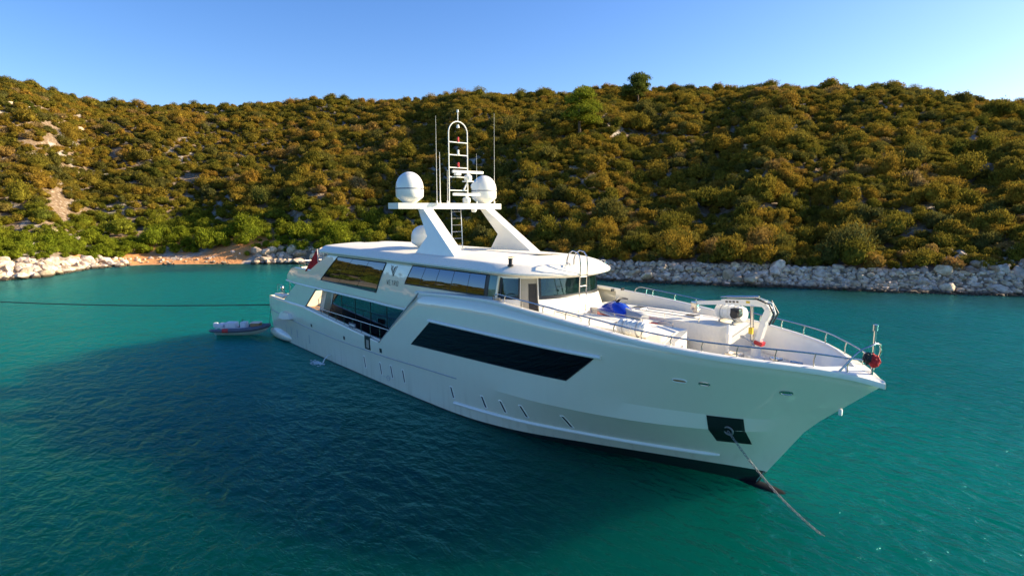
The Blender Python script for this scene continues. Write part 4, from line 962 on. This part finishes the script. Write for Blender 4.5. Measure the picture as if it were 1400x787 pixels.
# arch service ladder down to the roof
bm = bmesh.new(); A_ = [(20.6, -.15, 10.5), (20.9, -.35, 8.1)]; B_ = [(20.6, .55, 10.5), (20.9, .45, 8.1)]
tube(bm, A_, .028, 6); tube(bm, B_, .028, 6)
for k in range(6):
    t = (k + .5) / 6; tube(bm, [tuple(Vector(A_[0]).lerp(Vector(A_[1]), t)), tuple(Vector(B_[0]).lerp(Vector(B_[1]), t))], .02, 6)
finish('arch_ladder', bm, M['steel'], Y)
# wheelhouse ladder
bm = bmesh.new(); lx = []
for y0 in (-.22, .26):
    foot = Vector((31.25, y0 - .28, 5.6)); tp = Vector((31.62, y0 - .62, 7.95)); 
    pts = [foot, foot.lerp(tp, .5), tp, tp + Vector((-.05, 0, .3)), tp + Vector((-.22, 0, .5)), tp + Vector((-.5, 0, .55)), tp + Vector((-.75, 0, .4)), tp + Vector((-.85, 0, .1)), tp + Vector((-.85, 0, -.35))]
    tube(bm, pts, .03, 8)
for z in (5.95, 6.4, 6.85, 7.3):
    f = (z - 5.6) / 2.35; tube(bm, [(31.25 + .37 * f, -.5 - .34 * f, z), (31.25 + .37 * f, -.02 - .34 * f, z)], .02, 6)
finish('boarding_ladder', bm, M['steel'], Y)
# ------------------------------------------------------------ foredeck structures
def rblock(name, poly, z0, z1, mat, bv=.06, seg=3):
    bm = bmesh.new(); prism(bm, poly, 'z', z0, z1); bevel(bm, bv, seg); return finish(name, bm, mat, Y, angle=50)
rblock('starboard_deckhouse', [(30.2, -2.75), (36.3, -2.6), (36.85, -2.3), (37.0, -1.9), (37.0, -.38), (30.2, -.38)], DECK, 5.6, M['deck'])
pb = [(30.2, 3.15), (30.2, 1.0), (37.25, 1.0)] + [(37.25 + .6 * math.sin(a), 1.6 - .6 * math.cos(a)) for a in [math.pi / 2 * k / 6 for k in range(1, 7)]] + [(38.15, 2.75), (37.7, 3.0), (34, 3.15)]
rblock('port_deckhouse', pb, DECK, 5.62, M['deck'])
bm = bmesh.new(); box(bm, (33.2, .31, 4.9), (6.2, 1.36, .1)); finish('jet_ski_well', bm, M['deck'], Y)
# vertical pipe, lockers and windlass on the foredeck
bm = bmesh.new(); tube(bm, [(38.1, .85, DECK), (38.1, .85, 5.6), (38.05, .95, 5.75)], .07, 8); box(bm, (38.15, .85, 5.2), (.12, .25, .5)); finish('vent_pipe', bm, M['white'], Y)
bm = bmesh.new(); box(bm, (38.7, .3, DECK + .2), (.6, .5, .4)); bevel(bm, .06); lathe(bm, [(0, 0), (.22, 0), (.22, .08), (.12, .12), (.12, .3), (.24, .36), (.24, .42), (0, .44)], (40.2, -.5, DECK), 18); lathe(bm, [(0, 0), (.22, 0), (.22, .08), (.12, .12), (.12, .3), (.24, .36), (.24, .42), (0, .44)], (40.2, .6, DECK), 18)
finish('windlass', bm, M['steel'], Y)
bm = bmesh.new()
for x, y in ((38.8, -1.7), (40.4, -1.15), (40.8, 1.0)):
    tube(bm, [(x - .22, y, DECK + .28), (x + .22, y, DECK + .28)], .045, 8); tube(bm, [(x - .1, y, DECK), (x - .1, y, DECK + .28)], .05, 8); tube(bm, [(x + .1, y, DECK), (x + .1, y, DECK + .28)], .05, 8)
finish('mooring_bollards', bm, M['steel'], Y)
bm = bmesh.new(); box(bm, (37.6, -2.2, DECK + .2), (.8, .5, .4)); bevel(bm, .05); finish('deck_locker', bm, M['teak'], Y)
for hx_, hy_ in ((34.6, -1.5), (35.6, 2.3), (32.6, 2.4)):
    bm = bmesh.new(); box(bm, (hx_, hy_, 5.64), (.62, .62, .07)); bevel(bm, .02, 2); ho = finish('deck_hatch', bm, M['white'], Y)
    bm = bmesh.new(); box(bm, (hx_, hy_, 5.685), (.46, .46, .02)); finish('hatch_glass', bm, M['glassdark'], ho)
def ztube(name, pts, r=.022):
    bm = bmesh.new(); tube(bm, pts, r, 8)
    return bm
def lowrail(name, line, hgt=.28, every=1.3):
    bm = bmesh.new(); pts = [Vector(p) for p in line]; top_ = [p + Vector((0, 0, hgt)) for p in pts]
    tube(bm, [pts[0]] + [pts[0] + Vector((0, 0, hgt * .7))] + top_ + [pts[-1] + Vector((0, 0, hgt * .7))] + [pts[-1]], .02, 6)
    d = (pts[-1] - pts[0]); n = max(1, int(d.length / every))
    for k in range(1, n): q = pts[0] + d * k / n; tube(bm, [q, q + Vector((0, 0, hgt))], .016, 6)
    finish(name, bm, M['steel'], Y)
lowrail('well_rail', [(31.9, -.5, 5.6), (36.4, -.5, 5.6)], .2); lowrail('well_rail', [(33.2, 1.15, 5.62), (36.6, 1.15, 5.62)], .18); lowrail('grab_rail', [(31.0, -1.9, 5.6), (33.0, -2.3, 5.6)], .16)
lowrail('well_rail', [(33.4, 1.9, 5.62), (36.2, 1.9, 5.62)], .16)
# handrails along the bulwark
def rail_h(x): return .27 + .16 * max(0, (x - 38) / 5.3) + (.04)
for sg in (-1, 1):
    x_first = 29.4 if sg == -1 else 31.6
    bm = bmesh.new(); xr = [x_first + (43.15 - x_first) * k / 50 for k in range(51)]
    line = [(x, sg * (interp(yS, x) - .14 if x > 33 else sidetop(x) - .14), interp(zS, x) + .05 + rail_h(x)) for x in xr]
    x0, y0, z0 = line[0]; st_ = [(x0 - .45, y0, z0 - rail_h(x0)), (x0 - .35, y0, z0 - .1), (x0 - .15, y0, z0 - .01)]
    tube(bm, st_ + line + [(43.62, 0, 5.5)], .03, 8)
    finish('bow_handrail', bm, M['steel'], Y)
    SX = [43.1, 42.3, 41.36, 40.32, 39.26, 38.2, 37.1, 35.95, 34.8, 33.6, 32.3, 31.0, 29.8]
    if sg == 1: SX = SX[:11] + [31.9]
    for x in SX:
        bm = bmesh.new(); y = sg * (interp(yS, x) - .14 if x > 33 else sidetop(x) - .14); z = interp(zS, x) + .05; h = rail_h(x)
        tube(bm, [(x, y * .995, z - .02), (x - .01, y, z + h * .5), (x + .04, y, z + h)], .022, 6)
        finish('stanchion', bm, M['steel'], Y)
# pulpit arch and jackstaff
bm = bmesh.new(); pts = [(42.95, -1.0, 5.2)] + [(43.0 + .6 * k / 5, -.95 + .5 * k / 5, 5.25 + .8 * math.sin(k / 5 * 1.4)) for k in range(1, 6)] + [(43.7, -.15, 6.12), (43.75, .1, 6.05), (43.72, .3, 5.8), (43.62, .3, 5.35), (43.5, .3, 5.05)]
tube(bm, pts, .035, 8); finish('pulpit_arch', bm, M['steel'], Y)
bm = bmesh.new(); tube(bm, [(43.6, 0, 4.95), (43.6, 0, 6.55)], .04, 8); lathe(bm, [(0, 0), (.075, 0), (.075, .2), (0, .22)], (43.6, 0, 6.5), 12); finish('jackstaff', bm, M['steel'], Y)
# ------------------------------------------------------------ crane
cr = bpy.data.objects.new('deck_crane', None); C.objects.link(cr); cr.parent = Y; cr.location = (0, 0, 0.445); cr.scale = (1, 1, 0.9)
def part(name, bm, mat, **k): return finish(name, bm, mat, cr, **k)
def beam(bm, a, b, w_, h_, w2=None, h2=None):
    a = Vector(a); b = Vector(b); t = (b - a).normalized(); s = Vector((t.y, -t.x, 0)) if abs(t.z) < .98 else Vector((0, 1, 0)); s.normalize(); u = s.cross(t)
    w2 = w2 or w_; h2 = h2 or h_
    A = [bm.verts.new(a + s * w_ * i / 2 + u * h_ * j / 2) for i, j in ((-1, -1), (1, -1), (1, 1), (-1, 1))]; B = [bm.verts.new(b + s * w2 * i / 2 + u * h2 * j / 2) for i, j in ((-1, -1), (1, -1), (1, 1), (-1, 1))]
    bm.faces.new(A[::-1]); bm.faces.new(B)
    for k in range(4): bm.faces.new((A[k], A[(k + 1) % 4], B[(k + 1) % 4], B[k]))
CB = Vector((38.95, 1.55, DECK))
bm = bmesh.new(); lathe(bm, [(0, 0), (.34, 0), (.34, .1), (.2, .14), (.2, .5), (.17, .52), (0, .52)], CB, 20); beam(bm, CB + Vector((0, 0, .4)), (39.3, 1.5, 6.35), .22, .26, .2, .22); bevel(bm, .015, 1); part('crane_column', bm, M['white'])
bm = bmesh.new(); beam(bm, (39.08, 1.52, 5.1), (39.12, 1.52, 5.27), .3, .34); part('warning_band', bm, M['redpaint'])
bm = bmesh.new(); beam(bm, (39.3, 1.5, 6.3), (39.45, 1.5, 6.75), .24, .26); beam(bm, (39.45, 1.5, 6.7), (39.15, 1.55, 7.02), .22, .24); bevel(bm, .03, 2)
tube(bm, [(39.5, 1.35, 6.2), (39.75, 1.35, 6.6), (39.6, 1.35, 7.05), (39.1, 1.38, 7.2)], .03, 6); part('crane_knuckle', bm, M['white'])
bm = bmesh.new(); tube(bm, [(39.55, 1.3, 6.1), (39.72, 1.3, 6.55), (39.5, 1.3, 7.0), (38.9, 1.35, 7.18)], .035, 6); tube(bm, [(39.5, 1.7, 6.1), (39.7, 1.7, 6.6), (39.4, 1.7, 7.1)], .03, 6); part('hydraulic_hose', bm, M['black'])
bm = bmesh.new(); beam(bm, (39.3, 1.5, 6.98), (37.3, 1.8, 6.78), .22, .28, .2, .24); bevel(bm, .02, 2); bo = part('boom', bm, M['white'])
bm = bmesh.new(); beam(bm, (37.4, 1.8, 6.76), (35.9, 2.05, 6.52), .18, .2, .16, .17); finish('boom_extension', bm, M['white'], cr)
bm = bmesh.new(); tube(bm, [(39.0, 1.5, 7.24), (37.5, 1.75, 7.05)], .055, 8); tube(bm, [(37.5, 1.75, 7.05), (37.2, 1.8, 7.0)], .03, 8); part('boom_ram', bm, M['steel'])
bm = bmesh.new(); tube(bm, [(38.75, 1.45, 6.8), (38.8, 1.5, 5.2)], .07, 8); part('lift_ram', bm, M['steel'])
bm = bmesh.new(); box(bm, (38.78, 1.4, 5.7), (.16, .1, .28)); part('crane_label', bm, M['yellow'])
bm = bmesh.new(); box(bm, (35.85, 2.05, 6.38), (.3, .28, .42)); bevel(bm, .04); lathe(bm, [(0, -.08), (.14, -.08), (.14, .08), (0, .08)], (35.9, 2.05, 6.15), 12, axis=(0, 1, 0)); part('boom_head', bm, M['steel'])
bm = bmesh.new(); box(bm, (38.0, 1.65, 6.42), (.38, .32, .3)); lathe(bm, [(0, -.2), (.18, -.2), (.18, .2), (0, .2)], (38.0, 1.65, 6.3), 14, axis=(0, 1, 0)); bevel(bm, .02); part('crane_winch', bm, M['black'])
for i in range(4):
    bm = bmesh.new(); box(bm, (37.55 + .17 * i, 1.645 - .024 * i, 6.83 + .02 * i), (.1, .012, .08)); finish('boom_marking', bm, M['brown'], bo)
bm = bmesh.new(); box(bm, (38.55, 1.49, 6.95), (.16, .012, .1)); finish('boom_label', bm, M['yellow'], bo)
bm = bmesh.new(); tube(bm, [(38.45, 1.5, 5.35), (38.9, 1.3, 5.2), (39.05, 1.2, 5.1)], .035, 6); lathe(bm, [(0, 0), (.1, 0), (.1, .12), (0, .12)], (38.4, 1.5, 5.3), 10); part('control_levers', bm, M['grey'])
# ------------------------------------------------------------ emblem and name on the house side
def strokes(name, segs, px0, pz0, sc, r, mat, parent=Y):
    bm = bmesh.new()
    for a, b in segs:
        pts = []
        for k in range(4):
            u = a[0] + (b[0] - a[0]) * k / 3; v = a[1] + (b[1] - a[1]) * k / 3; x = px0 + u * sc; z = pz0 + v * sc; pts.append((x, surf(SBV, x, z) - .008, z))
        tube(bm, pts, r, 5)
    return finish(name, bm, mat, parent)
V_ = [((0, 1), (.5, 0)), ((.18, .95), (.5, .25)), ((1.0, 1), (.5, 0)), ((.8, .98), (.5, .3)), ((.5, .85), (.5, .1)), ((.32, .8), (.32, .95)), ((.66, .9), (.5, .5)), ((.02, .75), (.3, .35))]
strokes('emblem', V_, 19.72, 6.62, .62, .013, M['brown'])
LT = {'V': [((0, 1), (.3, 0)), ((.6, 1), (.3, 0))], 'E': [((0, 1), (.55, 1)), ((0, .5), (.5, .5)), ((0, 0), (.55, 0)), ((0, 0), (0, 1))], 'T': [((0, 1), (.6, 1)), ((.3, 1), (.3, 0))], 'R': [((0, 0), (0, 1)), ((0, 1), (.5, 1)), ((.5, 1), (.5, .5)), ((.5, .5), (0, .5)), ((.2, .5), (.55, 0))], 'O': [((0, 0), (.5, 0)), ((.5, 0), (.5, 1)), ((.5, 1), (0, 1)), ((0, 1), (0, 0))]}
seg = []
for i, ch in enumerate('VETRO'): seg += [((a[0] + i * .95, a[1]), (b[0] + i * .95, b[1])) for a, b in LT[ch]]
strokes('name_lettering', seg, 19.45, 6.12, .26, .014, M['brown'])
# plimsoll-like mark low on the hull
x, z = on_hull(531, 516.5); y = surf(HB, x, z); bm = bmesh.new(); tube(bm, [(x + .16 * math.cos(a), y - .004, z + .16 * math.sin(a)) for a in [2 * math.pi * k / 20 for k in range(20)]], .016, 5, closed=True); tube(bm, [(x - .26, y - .004, z), (x + .26, y - .004, z)], .014, 5); tube(bm, [(x - .55, y - .004, z), (x - .35, y - .004, z)], .014, 5); finish('load_line_mark', bm, M['grey'], Y)
# swim platform fairing and folded passerelle
bm = bmesh.new(); bmesh.ops.create_uvsphere(bm, u_segments=24, v_segments=12, radius=1)
for v in bm.verts: v.co = Vector((2.0 + v.co.x * 2.6, -3.75 + v.co.y * .45, .38 + v.co.z * .45))
finish('quarter_fairing', bm, M['hull'], Y)
bm = bmesh.new(); box(bm, (-.55, 0, .55), (1.3, 6.4, .25)); bevel(bm, .08); finish('swim_platform', bm, M['hull'], Y)
bm = bmesh.new(); prism(bm, [(3.0, 1.95), (3.9, 1.95), (5.3, 2.15), (4.9, 2.5), (3.6, 2.55), (3.2, 2.3)], 'y', -4.1, -4.4); bevel(bm, .05); finish('folded_step', bm, M['white'], Y)

# ================================================================== loose things
# jet ski
J = empty('jet_ski', (33.3, .31, 5.02), R(172)); tag(J, 'blue jet ski with grey seat parked in the well in front of the wheelhouse', 'jet ski')
def loft(bm, secs, mi=0):
    g = [[bm.verts.new(p) for p in s] for s in secs]
    for a, b in zip(g, g[1:]):
        for k in range(len(a)): bm.faces.new((a[k], a[(k + 1) % len(a)], b[(k + 1) % len(a)], b[k])).material_index = mi
    bm.faces.new(g[0][::-1]); bm.faces.new(g[-1])
def jsec(x, w_, zb, zt, n=12): return [(x, w_ * math.cos(2 * math.pi * k / n), (zb + zt) / 2 + (zt - zb) / 2 * math.sin(2 * math.pi * k / n)) for k in range(n)]
bm = bmesh.new(); loft(bm, [jsec(-1.45, .45, .12, .45), jsec(-.8, .58, .04, .5), jsec(0, .6, 0, .52), jsec(.8, .5, .06, .58), jsec(1.3, .28, .2, .62), jsec(1.55, .05, .42, .6)]); finish('lower_hull', bm, M['redpaint'], J)
bm = bmesh.new(); loft(bm, [jsec(-.3, .36, .42, .72), jsec(.15, .44, .42, .98), jsec(.6, .42, .45, 1.02), jsec(1.05, .32, .48, .86), jsec(1.45, .12, .52, .68)]); finish('hood', bm, M['blue'], J)
bm = bmesh.new(); loft(bm, [jsec(-1.1, .26, .45, .7), jsec(-.8, .25, .45, .76), jsec(-.4, .22, .45, .76), jsec(.0, .2, .45, .86)]); finish('seat', bm, M['grey'], J)
bm = bmesh.new(); tube(bm, [(.15, -.36, 1.12), (.25, -.15, 1.16), (.25, .15, 1.16), (.15, .36, 1.12)], .03, 8); tube(bm, [(.45, 0, .95), (.25, 0, 1.16)], .06, 8); box(bm, (.4, .3, 1.5), (.05, .16, .1)); box(bm, (.4, -.3, 1.5), (.05, .16, .1)); finish('handlebar', bm, M['black'], J)
bm = bmesh.new(); loft(bm, [jsec(-1.4, .5, .38, .5), jsec(0, .62, .42, .54), jsec(.9, .5, .48, .6), jsec(1.45, .2, .54, .62)]); finish('gunwale', bm, M['white'], J)
J.scale = (1.15, 1.05, 1.15)
# life raft canisters
def canister(loc, rz, label, L_=1.35, r=.33):
    o = empty('life_raft_canister', loc, rz); tag(o, label, 'life raft', 'life raft canisters on the foredeck')
    bm = bmesh.new(); prof = [(0, -L_ / 2), (r * .8, -L_ / 2), (r * .95, -L_ / 2 + .05)]; n = 5
    for k in range(n):
        z0 = -L_ / 2 + .08 + k * (L_ - .16) / n; d = (L_ - .16) / n; prof += [(r, z0), (r, z0 + d * .7), (r * .93, z0 + d * .75), (r * .93, z0 + d * .97)]
    prof += [(r * .95, L_ / 2 - .05), (r * .8, L_ / 2), (0, L_ / 2)]
    lathe(bm, prof, (0, 0, r + .1), 24, axis=(1, 0, 0)); finish('shell', bm, M['white'], o)
    for x in (-.32, .3):
        bm = bmesh.new(); tube(bm, [(x, (r + .012) * math.cos(a), r + .1 + (r + .012) * math.sin(a)) for a in [2 * math.pi * k / 24 for k in range(24)]], .016, 5, closed=True); finish('strap', bm, M['grey'], o)
    bm = bmesh.new(); box(bm, (-.35, 0, .06), (.1, .6, .12)); box(bm, (.35, 0, .06), (.1, .6, .12)); finish('cradle', bm, M['steel'], o)
    return o
canister((36.1, -2.75, 5.44), 0, 'ribbed white life raft canister beside the starboard handrail', 1.3, .3)
canister((37.45, 2.25, 5.62), R(-12), 'ribbed white life raft canister under the crane boom', 1.35, .33)
# anchor chain
A = Vector((hx, hy - .1, hz)); d = ray(1129, 733); t = -CAM.z / d.z; Bp = CAM + d * t; Bp = Bp + (Bp - A).normalized() * .0
bm = bmesh.new(); n = 46; pts = []
Bdeep = A + (Bp - A) * 1.06
for k in range(n + 1):
    f = k / n; p = A.lerp(Bdeep, f); p.z -= .32 * math.sin(math.pi * f); pts.append(p)
for k in range(n):
    a, b = pts[k], pts[k + 1]; c_ = (a + b) / 2; t_ = (b - a).normalized(); s_ = t_.cross(Vector((0, 0, 1))).normalized(); u_ = s_.cross(t_); w_ = s_ if k % 2 else u_; hl = (b - a).length * .66
    tube(bm, [c_ + t_ * hl * math.cos(q) + w_ * .038 * math.sin(q) for q in [2 * math.pi * j / 10 for j in range(10)]], .011, 5, closed=True)
tag(finish('anchor_chain', bm, M['chain']), 'galvanised anchor chain running from the black bow pocket down into the water', 'chain')
# stern mooring line to the left shore
d = ray(-45, 410.5); t = (1.2 - CAM.z) / d.z; E_ = CAM + d * t; S_ = Vector((0.1, -3.85, 2.75)); x, z = aty(372, 416.5, -3.85); S_ = Vector((x, -3.85, z))
E_ = CAM + ray(-45, 410.5) * ((1.6 - CAM.z) / ray(-45, 410.5).z)
bm = bmesh.new(); pts = []
for k in range(41):
    f = k / 40; p = S_.lerp(E_, f); p.z -= .25 * math.sin(math.pi * f); pts.append(p)
tube(bm, pts, .045, 6); tag(finish('mooring_line', bm, M['rope']), 'dark mooring line stretched from the stern to the left shore', 'rope')
# ensign at the stern
F = empty('ensign', (9.7, -3.0, 5.0)); tag(F, 'plain red ensign hanging limp from its staff above the aft deck', 'flag')
x, z = aty(434, 372, -3.3)
F.location = (8.95, -3.5, 5.1)
bm = bmesh.new(); tube(bm, [(0, 0, .9), (-.15, 0, 2.55)], .025, 8); finish('flag_staff', bm, M['white'], F)
bm = bmesh.new(); g = []
for i in range(11):
    u = i / 10; row = []
    for j in range(13):
        v = j / 12; row.append(bm.verts.new((-.15 + .1 * v - .85 * u * (.2 + .8 * v), -.5 * u * v + .12 * math.sin(u * 9 + v * 2) * (.3 + v), 2.5 - 1.45 * v - .12 * u * v)))
    g.append(row)
for i in range(10):
    for j in range(12): bm.faces.new((g[i][j], g[i + 1][j], g[i + 1][j + 1], g[i][j + 1]))
fl = finish('flag_cloth', bm, M['red'], F); fl.modifiers.new('t', 'SOLIDIFY').thickness = .01
# red and black bundle on the jackstaff
F = empty('rolled_bow_flag', (43.62, -.12, 5.35)); tag(F, 'red flag bundled round the jackstaff at the bow tip with a black lining showing', 'flag')
def blob(c, r, sc, seed, fr=3.0, amp=.3):
    bm = bmesh.new(); bmesh.ops.create_icosphere(bm, subdivisions=4, radius=1)
    for v in bm.verts:
        q = v.co.copy(); k = 1 + amp * noise.noise(q * fr + Vector((seed, 0, 0))) + .12 * noise.noise(q * fr * 2.5 + Vector((seed, 5, 0))); v.co = Vector((q.x * sc[0], q.y * sc[1], q.z * sc[2])) * r * k + Vector(c)
    return bm
finish('red_cloth', blob((.05, .0, .18), .2, (.85, .85, 1.05), 3), M['red'], F)
finish('black_cloth', blob((-.1, -.06, .24), .2, (.8, .7, 1.0), 8), M['black'], F)
# ------------------------------------------------------------ tender
Tn = empty('inflatable_tender', (-1.75, -5.7, .1), R(48)); tag(Tn, 'small inflatable tender with navy tubes and a red patch moored at the stern', 'boat')
bm = bmesh.new(); Lh = 2.45
def side(s): return [(-Lh, s * .8, .42), (-Lh + .4, s * .84, .42), (-1.2, s * .88, .43), (0, s * .88, .47), (1.0, s * .8, .54), (1.6, s * .62, .62), (2.05, s * .34, .7)]
pp = side(-1) + [(2.2, 0, .73)] + side(1)[::-1]; rr_ = [.05, .15, .18, .18, .18, .17, .16, .16, .16, .17, .18, .18, .18, .15, .05]
sm = []; rs = []
for i in range(len(pp) - 1):
    for k in range(4):
        f = k / 4; p0 = Vector(pp[max(i - 1, 0)]); p1 = Vector(pp[i]); p2 = Vector(pp[i + 1]); p3 = Vector(pp[min(i + 2, len(pp) - 1)])
        sm.append(.5 * ((2 * p1) + (-p0 + p2) * f + (2 * p0 - 5 * p1 + 4 * p2 - p3) * f * f + (-p0 + 3 * p1 - 3 * p2 + p3) * f ** 3)); rs.append(rr_[i] + (rr_[i + 1] - rr_[i]) * f)
sm.append(Vector(pp[-1])); rs.append(rr_[-1]); tube(bm, sm, rs, 16); tb = finish('inflatable_tube', bm, M['navy'], Tn)
bm = bmesh.new(); tube(bm, [Vector(q) for q in ((-1.25, -.885, .432), (-1.0, -.89, .436), (-.75, -.895, .44))], .19, 16, cap=False); finish('red_patch', bm, M['redpaint'], tb)
bm = bmesh.new(); secs = []
for x, wd, zk, zc, zt in ((-2.1, .72, -.12, .08, .4), (-1, .76, -.14, .08, .42), (.3, .72, -.12, .12, .45), (1.2, .5, .0, .22, .5), (1.8, .25, .22, .38, .58), (2.15, .04, .45, .5, .62)):
    secs.append([(x, 0, zk), (x, wd * .8, zc), (x, wd, (zc + zt) / 2), (x, wd * .9, zt), (x, 0, zt - .12), (x, -wd * .9, zt), (x, -wd, (zc + zt) / 2), (x, -wd * .8, zc)])
loft(bm, secs); finish('tender_hull', bm, M['white'], Tn, angle=30)
bm = bmesh.new(); box(bm, (-.9, 0, .78), (.9, .75, .5)); bevel(bm, .12, 3); finish('covered_seat', bm, M['fabricwhite'], Tn)
bm = bmesh.new(); box(bm, (-1.75, 0, .72), (.5, .9, .36)); bevel(bm, .1, 3); finish('bench', bm, M['fabricwhite'], Tn)
bm = bmesh.new(); box(bm, (.15, 0, .8), (.5, .6, .5)); bevel(bm, .08, 2); finish('console', bm, M['fabricwhite'], Tn)
bm = bmesh.new(); tube(bm, [(-.05 + .13 * math.cos(a) * .3, .14 * math.sin(a), 1.1 + .14 * math.cos(a)) for a in [2 * math.pi * k / 14 for k in range(14)]], .02, 6, closed=True); finish('steering_wheel', bm, M['black'], Tn)
bm = bmesh.new(); box(bm, (1.15, 0, .8), (.75, .7, .3)); bevel(bm, .06, 2); bx_ = finish('bow_locker', bm, M['teak'], Tn)
bm = bmesh.new(); box(bm, (1.15, 0, .985), (.8, .76, .06)); bevel(bm, .02, 1); finish('locker_lid', bm, M['white'], bx_)
bm = bmesh.new(); box(bm, (-2.25, 0, .75), (.34, .36, .42)); bevel(bm, .1, 3); box(bm, (-2.25, 0, .2), (.14, .1, .8)); finish('outboard_motor', bm, M['fabricwhite'], Tn)
bm = bmesh.new(); pa = Tn.matrix_world; q0 = Vector((-1.75 + 2.2 * math.cos(R(48)), -5.7 + 2.2 * math.sin(R(48)), .75)); q1 = Vector((.5, -3.95, 3.2))
tube(bm, [q0.lerp(q1, k / 8) - Vector((0, 0, .12 * math.sin(math.pi * k / 8))) for k in range(9)], .018, 6); tag(finish('tender_painter', bm, M['rope']), 'thin dark painter line from the tender up to the yacht stern', 'rope')
# discharge water and its little patch of foam
m, nt_, out_ = newmat('foam'); dd = N(nt_, 'ShaderNodeBsdfPrincipled', i_Roughness=.6); nz = N(nt_, 'ShaderNodeTexNoise', i_Scale=5.0, i_Detail=4.0); rr2 = ramp(nt_, nz.outputs[0], [(.3, (.55, .65, .68)), (.7, (.8, .85, .87))]); nt_.links.new(rr2.outputs[0], dd.inputs['Base Color']); nt_.links.new(dd.outputs[0], out_.inputs[0]); M['foam'] = m
fx, fy = 11.3, -4.1; bm = bmesh.new(); rf = random.Random(3)
tube(bm, [(fx + .5, fy, .55), (fx + .45, fy - .25, .5), (fx + .35, fy - .45, .25), (fx + .3, fy - .55, 0)], [.02, .025, .035, .05], 6)
for _ in range(160):
    a = rf.uniform(0, 6.28); r = abs(rf.gauss(0, .4)); p = (fx + r * math.cos(a) * 1.2 + .1, fy - .62 - abs(r * math.sin(a)) * .8, .02); s = rf.uniform(.015, .055)
    rs_ = bmesh.ops.create_icosphere(bm, subdivisions=1, radius=s)
    for v in rs_['verts']: v.co = Vector((v.co.x * 1.6, v.co.y * 1.3, v.co.z * .5)) + Vector(p)
o = finish('foam_splash', bm, M['foam']); o['kind'] = 'stuff'; o['label'] = 'small white splash where cooling water runs out of the hull side'; o['category'] = 'foam'
